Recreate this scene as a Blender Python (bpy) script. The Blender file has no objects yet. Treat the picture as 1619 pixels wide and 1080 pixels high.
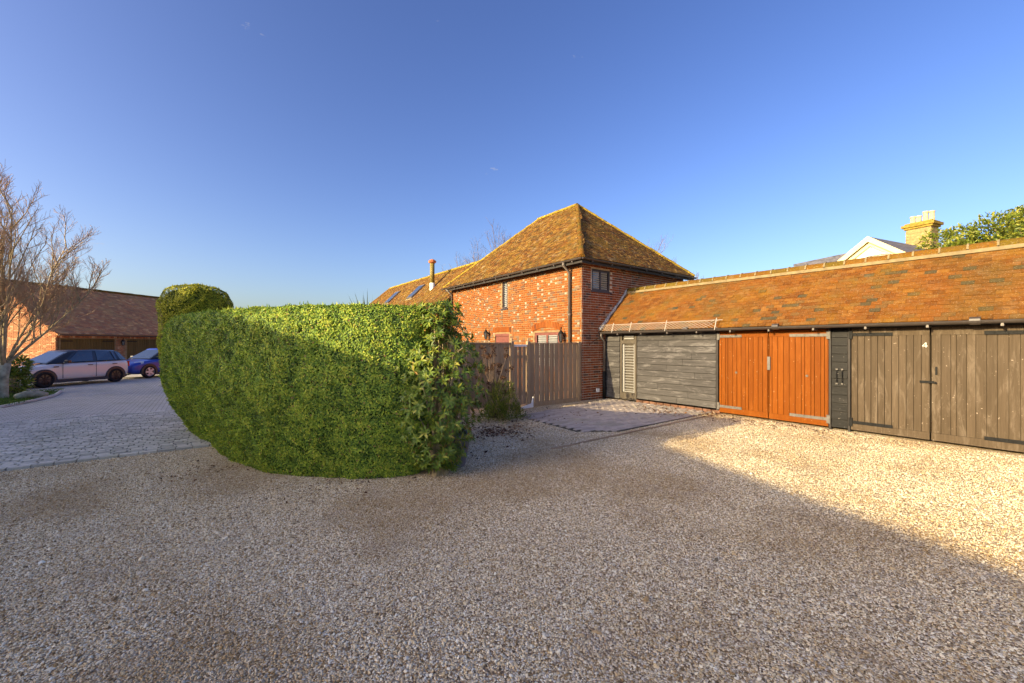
import bpy, math, random
import numpy as np
from mathutils import Vector, Matrix, Quaternion
random.seed(7); RNG = np.random.default_rng(7)
R = math.radians
scene = bpy.context.scene
COL = scene.collection

# ------------------------------------------------------------------ camera, sky, sun, exposure
CAM = Vector((-9.17, -8.75, 1.75))
cam_d = bpy.data.cameras.new('camera'); cam = bpy.data.objects.new('camera', cam_d); COL.objects.link(cam)
cam.location = CAM; cam.rotation_euler = (R(90), 0, R(-36.73))
cam_d.sensor_width = 36; cam_d.lens = 650 / 1619 * 36; cam_d.shift_y = 3 / 1619
cam_d.clip_start = 0.05; cam_d.clip_end = 2000
scene.camera = cam
SUN_EL, SUN_AZ = 17.5, -4.0          # elevation, heading of the sunlight's travel from +X
sun_travel = Vector((math.cos(R(SUN_AZ)) * math.cos(R(SUN_EL)), math.sin(R(SUN_AZ)) * math.cos(R(SUN_EL)), -math.sin(R(SUN_EL))))
w = bpy.data.worlds.new('World'); scene.world = w; w.use_nodes = True
wn = w.node_tree; bg = wn.nodes['Background']
sky = wn.nodes.new('ShaderNodeTexSky'); sky.sky_type = 'NISHITA'; sky.sun_disc = False
sky.sun_elevation = R(SUN_EL); sky.sun_rotation = math.atan2(-sun_travel.x, -sun_travel.y)
sky.altitude = 50; sky.air_density = 0.9; sky.dust_density = 3.0; sky.ozone_density = 2.9
hs = wn.nodes.new('ShaderNodeHueSaturation'); hs.inputs['Saturation'].default_value = 1.12; hs.inputs['Hue'].default_value = 0.517
tint = wn.nodes.new('ShaderNodeMix'); tint.data_type = 'RGBA'; tint.blend_type = 'MULTIPLY'; tint.inputs[0].default_value = 1; tint.inputs[7].default_value = (1.08, .97, .86, 1)
gam = wn.nodes.new('ShaderNodeGamma'); gam.inputs['Gamma'].default_value = 1.16
wn.links.new(sky.outputs[0], gam.inputs['Color']); wn.links.new(gam.outputs[0], hs.inputs['Color']); wn.links.new(hs.outputs[0], tint.inputs[6]); 
tc = wn.nodes.new('ShaderNodeTexCoord'); mp = wn.nodes.new('ShaderNodeMapping'); mp.inputs['Scale'].default_value = (1, 1, 2.6); wn.links.new(tc.outputs['Generated'], mp.inputs['Vector'])
cn = wn.nodes.new('ShaderNodeTexNoise'); cn.inputs['Scale'].default_value = 11; cn.inputs['Detail'].default_value = 6; cn.inputs['Roughness'].default_value = .6; wn.links.new(mp.outputs[0], cn.inputs['Vector'])
cr_w = wn.nodes.new('ShaderNodeMapRange'); cr_w.inputs[1].default_value = .715; cr_w.inputs[2].default_value = .80; cr_w.inputs[4].default_value = .8; wn.links.new(cn.outputs['Fac'], cr_w.inputs[0])       # a few thin wisps of cloud
cl = wn.nodes.new('ShaderNodeMix'); cl.data_type = 'RGBA'; cl.inputs[7].default_value = (2.3, 2.2, 2.2, 1); wn.links.new(cr_w.outputs[0], cl.inputs[0]); wn.links.new(tint.outputs[2], cl.inputs[6]); wn.links.new(cl.outputs[2], bg.inputs['Color'])
bg.inputs['Strength'].default_value = 0.15
sl = bpy.data.lights.new('sun', 'SUN'); sl.energy = 4.7; sl.angle = R(0.3); sl.color = (1.0, 0.79, 0.45)
so = bpy.data.objects.new('sun', sl); COL.objects.link(so); so.location = (-30, 8, 20)
so.rotation_euler = sun_travel.to_track_quat('-Z', 'Y').to_euler()
vs = scene.view_settings; vs.view_transform = 'Standard'; vs.look = 'None'; vs.gamma = 1; vs.use_curve_mapping = False
vs.exposure = 0.88

# ------------------------------------------------------------------ helpers
def W(xc, yc, z=0.0):
    """survey frame (metres right of / ahead of the viewpoint) to site frame (x across the garages, y along them)"""
    return Vector((.8015 * xc + .598 * yc - 9.17, -.598 * xc + .8015 * yc - 8.75, z))

class NB:
    def __init__(s, name, rough=0.8, spec=0.3, metal=0.0):
        s.m = bpy.data.materials.new(name); s.m.use_nodes = True; s.t = s.m.node_tree; s.t.nodes.clear()
        s.out = s.t.nodes.new('ShaderNodeOutputMaterial'); s.b = s.t.nodes.new('ShaderNodeBsdfPrincipled')
        s.t.links.new(s.b.outputs[0], s.out.inputs[0])
        s.set('Roughness', rough); s.set('Specular IOR Level', spec); s.set('Metallic', metal); s._p = None
    def put(s, sock, v):
        if isinstance(v, bpy.types.NodeSocket): s.t.links.new(v, sock)
        elif isinstance(v, (tuple, list)) and len(v) == 3 and sock.type == 'RGBA': sock.default_value = (*v, 1)
        else: sock.default_value = v
    def set(s, k, v): s.put(s.b.inputs[k], v)
    def node(s, t, ins=None, **kw):
        n = s.t.nodes.new(t)
        for k, v in kw.items(): setattr(n, k, v)
        for k, v in (ins or {}).items(): s.put(n.inputs[k], v)
        return n
    def pos(s):
        if s._p is None: s._p = s.node('ShaderNodeNewGeometry').outputs['Position']
        return s._p
    def scaled(s, sc): return s.node('ShaderNodeVectorMath', {0: s.pos(), 1: sc}, operation='MULTIPLY').outputs[0]
    def noise(s, scale, detail=3, rough=.55, vec=None, dist=0):
        return s.node('ShaderNodeTexNoise', {'Vector': vec or s.pos(), 'Scale': scale, 'Detail': detail, 'Roughness': rough, 'Distortion': dist}).outputs['Fac']
    def attr(s, name='rnd'): return s.node('ShaderNodeAttribute', attribute_name=name).outputs['Fac']
    def ramp(s, fac, stops, interp='LINEAR'):
        n = s.node('ShaderNodeValToRGB', {0: fac}); cr = n.color_ramp; cr.interpolation = interp
        while len(cr.elements) < len(stops): cr.elements.new(.5)
        for e, (p, c) in zip(cr.elements, stops):
            e.position = p; e.color = (*c, 1) if len(c) == 3 else c
        return n.outputs[0]
    def step(s, fac, a, b): return s.node('ShaderNodeMapRange', {0: fac, 1: a, 2: b}).outputs[0]
    def math(s, op, a, b=0.0): return s.node('ShaderNodeMath', {0: a, 1: b}, operation=op).outputs[0]
    def mix(s, fac, a, b, blend='MIX'):
        n = s.node('ShaderNodeMix', data_type='RGBA', blend_type=blend)
        s.put(n.inputs[0], fac); s.put(n.inputs[6], a); s.put(n.inputs[7], b); return n.outputs[2]
    def bump(s, h, strength=.5, dist=.01):
        n = s.node('ShaderNodeBump', {'Height': h, 'Strength': strength, 'Distance': dist}); s.set('Normal', n.outputs[0])

def plain(name, col, rough=.7, spec=.3, metal=0., var=.25, scale=6., bump=.15):
    b = NB(name, rough, spec, metal)
    n = b.noise(scale, 4)
    k = b.node('ShaderNodeMapRange', {0: n, 1: .3, 2: .7, 3: 1 - var, 4: 1 + var}).outputs[0]
    c = b.node('ShaderNodeVectorMath', {0: tuple(col), 1: k}, operation='MULTIPLY').outputs[0]
    b.set('Base Color', c)
    if bump: b.bump(b.noise(scale * 12, 3), bump, .005)
    return b.m

def wm(o):
    if o is None: return Matrix.Identity(4)
    b = o.matrix_basis
    return wm(o.parent) @ (o.matrix_parent_inverse @ b if o.parent else b)
def adopt(o, parent):
    if parent is not None:
        o.parent = parent; o.matrix_parent_inverse = wm(parent).inverted()
def tag(o, label=None, cat=None, group=None, kind=None):
    if label: o['label'] = label
    if cat: o['category'] = cat
    if group: o['group'] = group
    if kind: o['kind'] = kind
    return o
def empty(name, loc, label=None, cat=None, group=None):
    o = bpy.data.objects.new(name, None); o.empty_display_size = .1; o.location = loc; COL.objects.link(o)
    return tag(o, label, cat, group)

def rotz(a): return Matrix.Rotation(a, 3, 'Z')
BOXF = [(0, 3, 2, 1), (4, 5, 6, 7), (0, 1, 5, 4), (1, 2, 6, 5), (2, 3, 7, 6), (3, 0, 4, 7)]
class MB:
    def __init__(s, M=None): s.v = []; s.f = []; s.r = []; s.M = M
    def add(s, vs, fs, r=.5):
        o = len(s.v)
        for p in vs:
            p = Vector(p); s.v.append(tuple(s.M @ p if s.M else p))
        for f in fs: s.f.append(tuple(i + o for i in f)); s.r.append(r)
        return s
    def box(s, c, size, rot=None, r=.5):
        c = Vector(c); hx, hy, hz = (k / 2 for k in size)
        vs = [Vector(p) for p in ((-hx, -hy, -hz), (hx, -hy, -hz), (hx, hy, -hz), (-hx, hy, -hz), (-hx, -hy, hz), (hx, -hy, hz), (hx, hy, hz), (-hx, hy, hz))]
        if rot is not None: vs = [rot @ p for p in vs]
        return s.add([c + p for p in vs], BOXF, r)
    def span(s, a, b, r=.5):
        a, b = Vector(a), Vector(b); return s.box((a + b) / 2, [abs(k) for k in (b - a)], None, r)
    def tube(s, pts, rad, n=8, cap=True, r=.5):
        pts = [Vector(p) for p in pts]; rad = rad if isinstance(rad, (list, tuple)) else [rad] * len(pts)
        vs = []; fs = []; up = None
        for i, p in enumerate(pts):
            d = (pts[min(i + 1, len(pts) - 1)] - pts[max(i - 1, 0)]).normalized()
            if up is None: up = Vector((0, 0, 1)) if abs(d.z) < .9 else Vector((1, 0, 0))
            x = d.cross(up).normalized(); up = x.cross(d).normalized()
            for k in range(n):
                a = 2 * math.pi * k / n; vs.append(p + (x * math.cos(a) + up * math.sin(a)) * rad[i])
        for i in range(len(pts) - 1):
            for k in range(n):
                fs.append((i * n + k, i * n + (k + 1) % n, (i + 1) * n + (k + 1) % n, (i + 1) * n + k))
        if cap: fs.append(tuple(range(n))[::-1]); fs.append(tuple(range((len(pts) - 1) * n, len(pts) * n)))
        return s.add(vs, fs, r)
    def lathe(s, c, prof, n=20, axis=None, r=.5):
        c = Vector(c); vs = []; fs = []
        q = Vector((0, 0, 1)).rotation_difference(Vector(axis)).to_matrix() if axis else Matrix.Identity(3)
        for (rr, z) in prof:
            for k in range(n):
                a = 2 * math.pi * k / n; vs.append(c + q @ Vector((rr * math.cos(a), rr * math.sin(a), z)))
        for i in range(len(prof) - 1):
            for k in range(n): fs.append((i * n + k, i * n + (k + 1) % n, (i + 1) * n + (k + 1) % n, (i + 1) * n + k))
        fs.append(tuple(range(n))[::-1]); fs.append(tuple(range((len(prof) - 1) * n, len(prof) * n)))
        return s.add(vs, fs, r)
    def prism(s, poly, d, r=.5):
        """polygon of 3-D points extruded by vector d"""
        n = len(poly); d = Vector(d); P = [Vector(p) for p in poly]
        return s.add(P + [p + d for p in P], [tuple(range(n))[::-1], tuple(range(n, 2 * n))] + [(i, (i + 1) % n, (i + 1) % n + n, i + n) for i in range(n)], r)
    def build(s, name, mat, parent=None, smooth=False, bevel=0, sub=0):
        me = bpy.data.meshes.new(name); me.from_pydata(s.v, [], s.f)
        a = me.attributes.new('rnd', 'FLOAT', 'FACE'); a.data.foreach_set('value', s.r)
        if mat: me.materials.append(mat)
        if smooth: me.polygons.foreach_set('use_smooth', [True] * len(me.polygons))
        o = bpy.data.objects.new(name, me); COL.objects.link(o); adopt(o, parent)
        if bevel:
            m = o.modifiers.new('edge', 'BEVEL'); m.width = bevel; m.segments = 2; m.limit_method = 'ANGLE'
        if sub:
            m = o.modifiers.new('smooth', 'SUBSURF'); m.levels = m.render_levels = sub
        return o

def np_mesh(name, verts, faces, rnd, mat, parent=None, smooth=False):
    """verts Nx3, faces MxK array, rnd per face"""
    me = bpy.data.meshes.new(name); k = faces.shape[1]; m = len(faces)
    me.vertices.add(len(verts)); me.vertices.foreach_set('co', np.ascontiguousarray(verts, dtype=np.float32).ravel())
    me.loops.add(m * k); me.loops.foreach_set('vertex_index', np.ascontiguousarray(faces, dtype=np.int32).ravel())
    me.polygons.add(m); me.polygons.foreach_set('loop_start', np.arange(0, m * k, k, dtype=np.int32))
    me.update(calc_edges=True)
    a = me.attributes.new('rnd', 'FLOAT', 'FACE'); a.data.foreach_set('value', np.ascontiguousarray(rnd, dtype=np.float32))
    if smooth: me.polygons.foreach_set('use_smooth', np.ones(m, dtype=bool))
    me.materials.append(mat); me.validate()
    o = bpy.data.objects.new(name, me); COL.objects.link(o); adopt(o, parent); return o

_unit = {}
def unit_box(mat, r):
    q = int(r * 15.99); key = (mat.name, q)
    if key not in _unit:
        mb = MB().box((0, 0, 0), (1, 1, 1), None, (q + .5) / 16)
        me = bpy.data.meshes.new('piece'); me.from_pydata(mb.v, [], mb.f)
        me.attributes.new('rnd', 'FLOAT', 'FACE').data.foreach_set('value', mb.r); me.materials.append(mat); _unit[key] = me
    return _unit[key]
def pieces(name, items, mat, parent, limit=300, want=None, rest=None):
    """items: (centre, 3x3 rotation or None, size, rnd). The nearest `limit` in sight become objects, the others one joined part."""
    I3 = Matrix.Identity(3)
    key = lambda it: ((Vector(it[0]) - CAM).length + (0 if want is None or want(it[0]) else 1000))
    items = sorted(items, key=key); far = MB()
    Pinv = wm(parent).inverted() if parent else Matrix.Identity(4)
    for i, (c, rot, sz, r) in enumerate(items):
        rot = rot or I3
        if i < limit:
            o = bpy.data.objects.new(name, unit_box(mat, r)); COL.objects.link(o)
            Mx = Matrix.Translation(c) @ (rot @ Matrix.Diagonal(Vector(sz))).to_4x4()
            o.matrix_basis = Mx
            if parent: o.parent = parent; o.matrix_parent_inverse = Pinv
        else: far.box(c, sz, rot, r)
    if far.v: tag(far.build(rest or name + 's', mat, parent), kind='stuff')

def leaf_mesh(name, P, D, N, L, Wd, rnd, mat, parent=None, fold=.25, droop=.15):
    """many small leaves at once: base points P, directions D, normals N"""
    n = len(P); D = D / np.linalg.norm(D, axis=1, keepdims=True)
    N = N - (N * D).sum(1, keepdims=True) * D; N /= np.linalg.norm(N, axis=1, keepdims=True) + 1e-9
    S = np.cross(D, N); L = np.broadcast_to(L, n)[:, None]; Wd = np.broadcast_to(Wd, n)[:, None]
    mid = P + D * L * .45
    V = np.stack([P, mid + S * Wd * .5 + N * Wd * fold, mid, mid - S * Wd * .5 + N * Wd * fold, P + D * L - N * L * droop], 1).reshape(-1, 3)
    b = (np.arange(n) * 5)[:, None]
    F = np.concatenate([b + [[0, 1, 2]], b + [[1, 4, 2]], b + [[0, 2, 3]], b + [[2, 4, 3]]], 1).reshape(-1, 3)
    return np_mesh(name, V, F, np.repeat(rnd, 4), mat, parent)

# ------------------------------------------------------------------ materials
def brick_mat(name, stops, blot=.35):
    b = NB(name, .9, .15); r = b.attr()
    c = b.ramp(r, stops); n = b.noise(14, 4); n2 = b.noise(1.3, 3)
    c = b.mix(b.step(n, .4, .75), c, b.mix(blot, c, (.16, .07, .04)))
    c = b.mix(b.math('MULTIPLY', b.step(n2, .5, .75), .12), c, (.30, .20, .11))
    b.set('Base Color', c); b.bump(b.noise(90, 4), .5, .006); return b.m
M_brick = brick_mat('brick', [(0, (0.211, 0.0588, 0.0119)), (.25, (0.299, 0.084, 0.0136)), (.5, (0.238, 0.063, 0.011)), (.68, (0.317, 0.118, 0.0255)), (.76, (0.141, 0.0462, 0.0213)), (.84, (0.176, 0.126, 0.085)), (.9, (0.114, 0.0588, 0.0382)), (.915, (0.334, 0.269, 0.196)), (1, (0.405, 0.344, 0.281))])
M_brick2 = brick_mat('old_brick', [(0, (.26, .06, .02)), (.4, (.32, .085, .028)), (.6, (.17, .042, .02)), (.75, (.34, .12, .05)), (.82, (.07, .03, .025)), (.93, (.12, .07, .05)), (1, (.5, .42, .34))], .5)
M_brick3 = brick_mat('pink_brick', [(0, (.30, .11, .06)), (.3, (.46, .20, .10)), (.6, (.26, .09, .05)), (.8, (.52, .30, .17)), (1, (.62, .45, .30))])
M_plinth = plain('dirty_plinth_brick', (.16, .085, .055), .95, .1, var=.5, scale=5)
M_mortar = plain('mortar', (0.27, 0.18, 0.0943), .95, .1, var=.3, scale=5)
M_mortar2 = plain('pale_lime_mortar', (.50, .41, .30), .95, .1, var=.3, scale=5)
def tile_mat(name, stops, lich, lcol, moss, mcol, dark=.5, pale=.12):
    b = NB(name, .9, .12); r = b.attr()
    c = b.ramp(r, stops)
    n = b.noise(1.6, 5, .62); n2 = b.noise(.7, 4, .6); n3 = b.noise(30, 3)
    c = b.mix(b.math('MULTIPLY', b.step(n, .48, .66), lich), c, lcol)
    c = b.mix(b.math('MULTIPLY', b.step(n2, .50, .68), moss), c, mcol)
    c = b.mix(b.math('MULTIPLY', b.step(n3, .52, .72), dark), c, (.07, .05, .03))
    n4 = b.noise(55, 2); c = b.mix(b.math('MULTIPLY', b.step(n4, .60, .72), .5), c, (.40, .33, .20))
    n5 = b.noise(3.1, 6, .7); c = b.mix(b.math('MULTIPLY', b.step(n5, .56, .70), pale), c, (.42, .34, .20))
    b.set('Base Color', c); b.bump(b.noise(70, 4), .6, .008); return b.m
M_tile_g = tile_mat('clay_tile', [(0, (0.121, 0.041, 0.00688)), (.3, (0.196, 0.0697, 0.0107)), (.6, (0.158, 0.0615, 0.0122)), (.8, (0.227, 0.0943, 0.0168)), (.93, (0.129, 0.0697, 0.0229)), (.97, (0.068, 0.0533, 0.0268)), (1, (0.0529, 0.0492, 0.0306))], .5, (0.204, 0.102, 0.00612), .5, (0.0981, 0.0697, 0.0168))
M_tile_h = tile_mat('mossy_tile', [(0, (0.0462, 0.0235, 0.0072)), (.2, (0.143, 0.0504, 0.009)), (.45, (0.101, 0.0504, 0.0108)), (.7, (0.193, 0.0882, 0.0144)), (.85, (0.235, 0.13, 0.027)), (1, (0.0504, 0.0353, 0.0162))], .5, (0.193, 0.118, 0.009), .4, (0.101, 0.0714, 0.0135), .6, .45)
M_tile_l = tile_mat('plum_tile', [(0, (0.394, 0.162, 0.0778)), (.4, (0.551, 0.243, 0.104)), (.75, (0.335, 0.162, 0.0864)), (1, (0.709, 0.388, 0.164))], .4, (0.63, 0.388, 0.138), .3, (0.315, 0.211, 0.104))
M_ridge = tile_mat('ridge_tile', [(0, (0.147, 0.0653, 0.00864)), (.5, (0.179, 0.0768, 0.00864)), (1, (0.106, 0.073, 0.0108))], .8, (0.138, 0.092, 0.00432), .6, (0.0816, 0.0653, 0.0108), .6)
M_lichen = plain('ochre_lichen_ridge', (.27, .19, .03), .95, .1, var=.5, scale=9)
M_pale = plain('pale_mortar', (0.236, 0.185, 0.102), .95, .1, var=.2, scale=9)
def board_mat(name, c0, c1, patch, pc, grain_axis, rough=.8, chips=0., chipc=(.75, .6, .45)):
    b = NB(name, rough, .12); r = b.attr()
    vec = b.scaled({'X': (1.2, 30, 30), 'Y': (30, 1.2, 30), 'Z': (30, 30, 1.2)}[grain_axis])
    g = b.noise(1.6, 5, .65, vec, .4)
    c = b.mix(b.step(g, .3, .7), c0, c1)
    c = b.mix(b.node('ShaderNodeMapRange', {0: r, 3: 0, 4: .45}).outputs[0], c, tuple(k * .55 for k in c0))
    if patch:
        pv = b.scaled({'X': (2.5, 9, 9), 'Y': (9, 2.5, 9), 'Z': (9, 9, 2.0)}[grain_axis])
        p = b.noise(.9, 5, .7, pv, .6); c = b.mix(b.math('MULTIPLY', b.step(p, .52, .66), patch), c, pc)
    if chips:
        ch = b.noise(26, 2, .5); ch2 = b.noise(3, 2)
        c = b.mix(b.math('MULTIPLY', b.step(ch, .70, .73), b.math('MULTIPLY', b.step(ch2, .45, .6), chips)), c, chipc)
    b.set('Base Color', c); b.bump(g, .35, .006); return b.m
M_grey = board_mat('weathered_board', (0.0547, 0.0509, 0.0495), (0.117, 0.111, 0.106), .6, (0.196, 0.186, 0.18), 'Y', .85)
M_doorfr = board_mat('door_frame_wood', (.075, .065, .05), (.13, .11, .085), .3, (.2, .17, .13), 'Z', .8)
M_black = board_mat('black_board', (.007, .007, .008), (.016, .0155, .015), .25, (.05, .046, .043), 'Y', .5, .8, (.3, .27, .24))
M_orange = board_mat('orange_paint', (.18, .043, .0008), (.235, .066, .002), .55, (.25, .075, .008), 'Z', .6, .9, (.45, .28, .14))
M_brown = board_mat('taupe_paint', (0.075, 0.0538, 0.0323), (0.125, 0.0912, 0.0589), .7, (0.165, 0.13, 0.0931), 'Z', .65, .9, (0.4, 0.326, 0.257))
M_fence = board_mat('fence_wood', (0.299, 0.2, 0.11), (0.552, 0.399, 0.248), .7, (0.345, 0.263, 0.184), 'Z', .9)
M_ddoor = board_mat('dark_oak_board', (.10, .06, .015), (.16, .10, .03), .2, (.2, .14, .06), 'Z', .55)
M_gut = plain('gutter_plastic', (.055, .045, .04), .32, .5, var=.2, bump=.05)
M_pipe = plain('grey_pipe', (.12, .10, .085), .4, .5, var=.2, bump=.05)
M_dark = plain('dark_timber', (.03, .026, .024), .6, .3)
M_iron = plain('black_iron', (.011, .011, .011), .6, .15, var=.4, scale=20)
M_galv = plain('galvanised_steel', (.13, .12, .11), .55, .3, .2, .25, 14)
M_white = plain('white_paint', (.78, .77, .74), .5, .4, var=.05, bump=.03)
M_slat = plain('grey_white_slat', (.27, .265, .25), .6, .3, var=.1, bump=.03)
M_cream = plain('cream_paint', (.72, .60, .33), .6, .3, var=.08, bump=.05)
M_frame = plain('dark_window_frame', (.05, .035, .035), .4, .4, var=.15, bump=.03)
M_redfr = plain('mahogany_frame', (.17, .055, .04), .5, .4, var=.2, bump=.05)
M_lead = plain('lead_flashing', (.34, .34, .35), .6, .4, .3, .35, 10, .5)
M_slate = plain('slate', (.13, .125, .14), .7, .3, var=.4, scale=4)
M_stone = plain('buff_stone', (0.28, 0.207, 0.0952), .9, .15, var=.3, scale=6)
M_cap = plain('lichened_capstone', (0.247, 0.173, 0.0336), .9, .15, var=.4, scale=7)
M_pot = plain('cream_pot', (0.48, 0.389, 0.234), .8, .2, var=.12)
M_clay = plain('terracotta', (.45, .16, .07), .85, .15, var=.3)
M_flue = plain('flue_enamel', (0.21, 0.161, 0.035), .6, .3, var=.3)
M_bark = plain('branch_bark', (.36, .29, .17), .9, .15, var=.4, scale=9)
M_bark2 = plain('twig_bark', (.40, .28, .17), .9, .15, var=.35, scale=5)
M_twig = plain('dull_twig_bark', (.16, .115, .085), .9, .15, var=.35, scale=5)
M_trunk = plain('mossy_trunk', (.34, .34, .24), .9, .15, var=.45, scale=6, bump=.6)
M_soil = plain('dark_leaf_core', (.07, .10, .02), 1, 0, var=.4)
M_plastic = plain('grey_planter', (.17, .17, .20), .5, .4, var=.12, bump=.05)
M_net = plain('white_netting', (.42, .38, .33), .6, .3, var=.1, bump=0)
def glass_mat(name, col, rough=.04):
    b = NB(name, rough, .9); b.set('Base Color', (*col, 1)); b.set('IOR', 1.6); b.set('Coat Weight', .6); b.set('Coat Roughness', .02); return b.m
M_glass = glass_mat('window_glass', (.05, .06, .07))
M_cglass = glass_mat('car_glass', (.02, .028, .04))
def leaf_mat(name, stops, rough=.4, spec=.4, trans=.25):
    b = NB(name, rough, spec); c = b.ramp(b.attr(), stops); n = b.noise(1.8, 3)
    c = b.mix(b.math('MULTIPLY', b.step(n, .45, .7), .35), c, b.mix(.5, c, (.05, .04, .01)))
    b.set('Base Color', c)
    tr = b.node('ShaderNodeBsdfTranslucent', {'Color': c}); mx = b.node('ShaderNodeMixShader', {0: trans, 1: b.b.outputs[0], 2: tr.outputs[0]})
    b.t.links.new(mx.outputs[0], b.out.inputs[0]); return b.m
M_hedge = leaf_mat('hedge_leaf', [(0, (0.0308, 0.0688, 0.0142)), (.25, (0.131, 0.239, 0.0353)), (.5, (0.261, 0.404, 0.047)), (.8, (0.431, 0.532, 0.047)), (.96, (0.538, 0.551, 0.0706)), (1, (0.322, 0.184, 0.0824))], .5, .25, .15)
M_topiary = leaf_mat('topiary_leaf', [(0, (.06, .085, .008)), (.4, (.32, .36, .02)), (1, (.62, .56, .03))], .5, .25, .2)
M_rhodo = leaf_mat('glossy_leaf', [(0, (0.0648, 0.115, 0.0192)), (.5, (0.162, 0.252, 0.0336)), (.85, (0.346, 0.378, 0.0432)), (.95, (0.454, 0.42, 0.0768)), (1, (0.486, 0.168, 0.0672))], .42, .35)
M_ever = leaf_mat('evergreen_leaf', [(0, (0.0559, 0.0892, 0.0117)), (.5, (0.149, 0.197, 0.0174)), (1, (0.316, 0.304, 0.0364))], .45, .35)
M_dry = leaf_mat('dry_leaf', [(0, (.07, .035, .02)), (.5, (.14, .065, .03)), (.8, (.26, .13, .05)), (1, (.38, .30, .22))], .8, .2, .1)
M_blade = leaf_mat('blade_leaf', [(0, (.06, .09, .03)), (1, (.16, .19, .08))], .5, .3)
M_grass = leaf_mat('grass_blade', [(0, (.06, .13, .012)), (1, (.14, .22, .03))], .6, .2)

# gravel: sheet and stones share one palette
STONE = [(0, (0.13, 0.0936, 0.0558)), (.12, (0.34, 0.227, 0.107)), (.24, (0.6, 0.433, 0.223)), (.38, (0.76, 0.601, 0.353)), (.52, (0.6, 0.522, 0.381)), (.62, (0.82, 0.68, 0.428)), (.82, (0.93, 0.827, 0.605)), (1, (0.94, 0.896, 0.735))]
def gravel_tint(b, c):
    n = b.noise(.55, 4, .6, None, .3); n2 = b.noise(2.2, 3)
    c = b.mix(b.math('MULTIPLY', b.step(n, .46, .62), .75), c, b.mix(.55, c, (.34, .20, .06)), 'MIX')
    return b.mix(b.math('MULTIPLY', b.step(n2, .55, .75), .3), c, (.58, .52, .42))
gb = NB('gravel_bed', .95, .15)
vor = gb.node('ShaderNodeTexVoronoi', {'Vector': gb.pos(), 'Scale': 82.0, 'Randomness': 1.0}, feature='F1')
sep = gb.node('ShaderNodeSeparateColor', {0: vor.outputs['Color']})
gc = gb.ramp(sep.outputs[0], STONE); gc = gravel_tint(gb, gc)
gc = gb.mix(gb.step(vor.outputs['Distance'], .45, .85), gc, (.28, .19, .11))
gb.set('Base Color', gc); gb.bump(gb.math('SUBTRACT', 1.0, vor.outputs['Distance']), .9, .012); M_gravel = gb.m
sb = NB('gravel_stone', .85, .25); oi = sb.node('ShaderNodeObjectInfo')
sc_ = gravel_tint(sb, sb.ramp(oi.outputs['Random'], STONE)); sb.set('Base Color', sc_); M_stones = sb.m
def sett_mat(name, stops, moss):
    b = NB(name, .85, .25); c = b.ramp(b.attr(), stops); n = b.noise(1.1, 4, .6); n2 = b.noise(24, 3)
    c = b.mix(b.math('MULTIPLY', b.step(n, .52, .7), moss), c, (.30, .30, .17)); c = b.mix(b.math('MULTIPLY', b.step(n2, .5, .75), .3), c, (.12, .11, .11))
    b.set('Base Color', c); b.bump(n2, .4, .006); return b.m
M_sett = sett_mat('grey_sett', [(0, (.44, .42, .355)), (.5, (.57, .54, .46)), (1, (.70, .66, .57))], .35)
M_paver = sett_mat('worn_paver', [(0, (.40, .34, .285)), (.5, (.48, .41, .345)), (1, (.56, .48, .40))], .4)
cb = NB('courtyard_bed', .9, .2)
br = cb.node('ShaderNodeTexBrick', {'Vector': cb.pos(), 'Color1': (.50, .47, .40), 'Color2': (.63, .59, .51), 'Mortar': (.20, .19, .15), 'Scale': 1.0, 'Mortar Size': .011, 'Brick Width': .2, 'Row Height': .1})
cn = cb.noise(1.1, 4, .6); cc = cb.mix(cb.math('MULTIPLY', cb.step(cn, .52, .7), .35), br.outputs[0], (.30, .30, .17))
cb.set('Base Color', cc); cb.bump(br.outputs['Fac'], -.5, .008); M_court = cb.m
M_joint = plain('dark_joint', (.09, .08, .06), .95, .1, var=.4, scale=9)
M_lawn = plain('lawn_soil', (.07, .11, .02), .95, .1, var=.4, scale=4)

# ------------------------------------------------------------------ ground
g = MB().add([(-400, -400, 0), (400, -400, 0), (400, 400, 0), (-400, 400, 0)], [(0, 1, 2, 3)]).build('ground', M_gravel); tag(g, 'gravel yard reaching across the whole site', None, None, 'structure')
court = MB().add([(-45, 0, .004), (-7.2, 0, .004), (-7.2, 40, .004), (-45, 40, .004)], [(0, 1, 2, 3)]).build('courtyard_paving', M_court); tag(court, 'grey sett paved courtyard beyond the hedge', None, None, 'structure')
bed = MB().add([(-13.6, .02, .008), (-8.3, .02, .008), (-8.3, 5.2, .008), (-13.6, 5.2, .008)], [(0, 1, 2, 3)]).build('joint_bed', M_joint, court)
items = []; row = 0; y = .07
while y < 5.1:
    x = -13.6 + (row % 2) * .1
    while x < -8.4:
        L = random.uniform(.185, .205)
        items.append((Vector((x + L / 2, y + random.uniform(-.003, .003), .018 + random.uniform(-.004, .004))), Matrix.Rotation(random.gauss(0, .012), 3, 'X') @ Matrix.Rotation(random.gauss(0, .012), 3, 'Y') @ rotz(random.gauss(0, .012)), (L - .024, .080, .03), random.random()))
        x += L
    y += .102; row += 1
def court_seen(c):
    v = c - CAM; yc = .598 * v.x + .8015 * v.y; xc = .8015 * v.x - .598 * v.y
    return -1.25 * yc < xc < -.78 * yc
pieces('paving_sett', items, M_sett, court, 300, court_seen, 'paving_setts')
kb = MB()
for i in range(24): kb.box((-13.5 + i * .225, -.035, .014), (.21, .1, .04), rotz(random.gauss(0, .03)), random.random())
kb.build('edging_row', M_sett, court)

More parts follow.
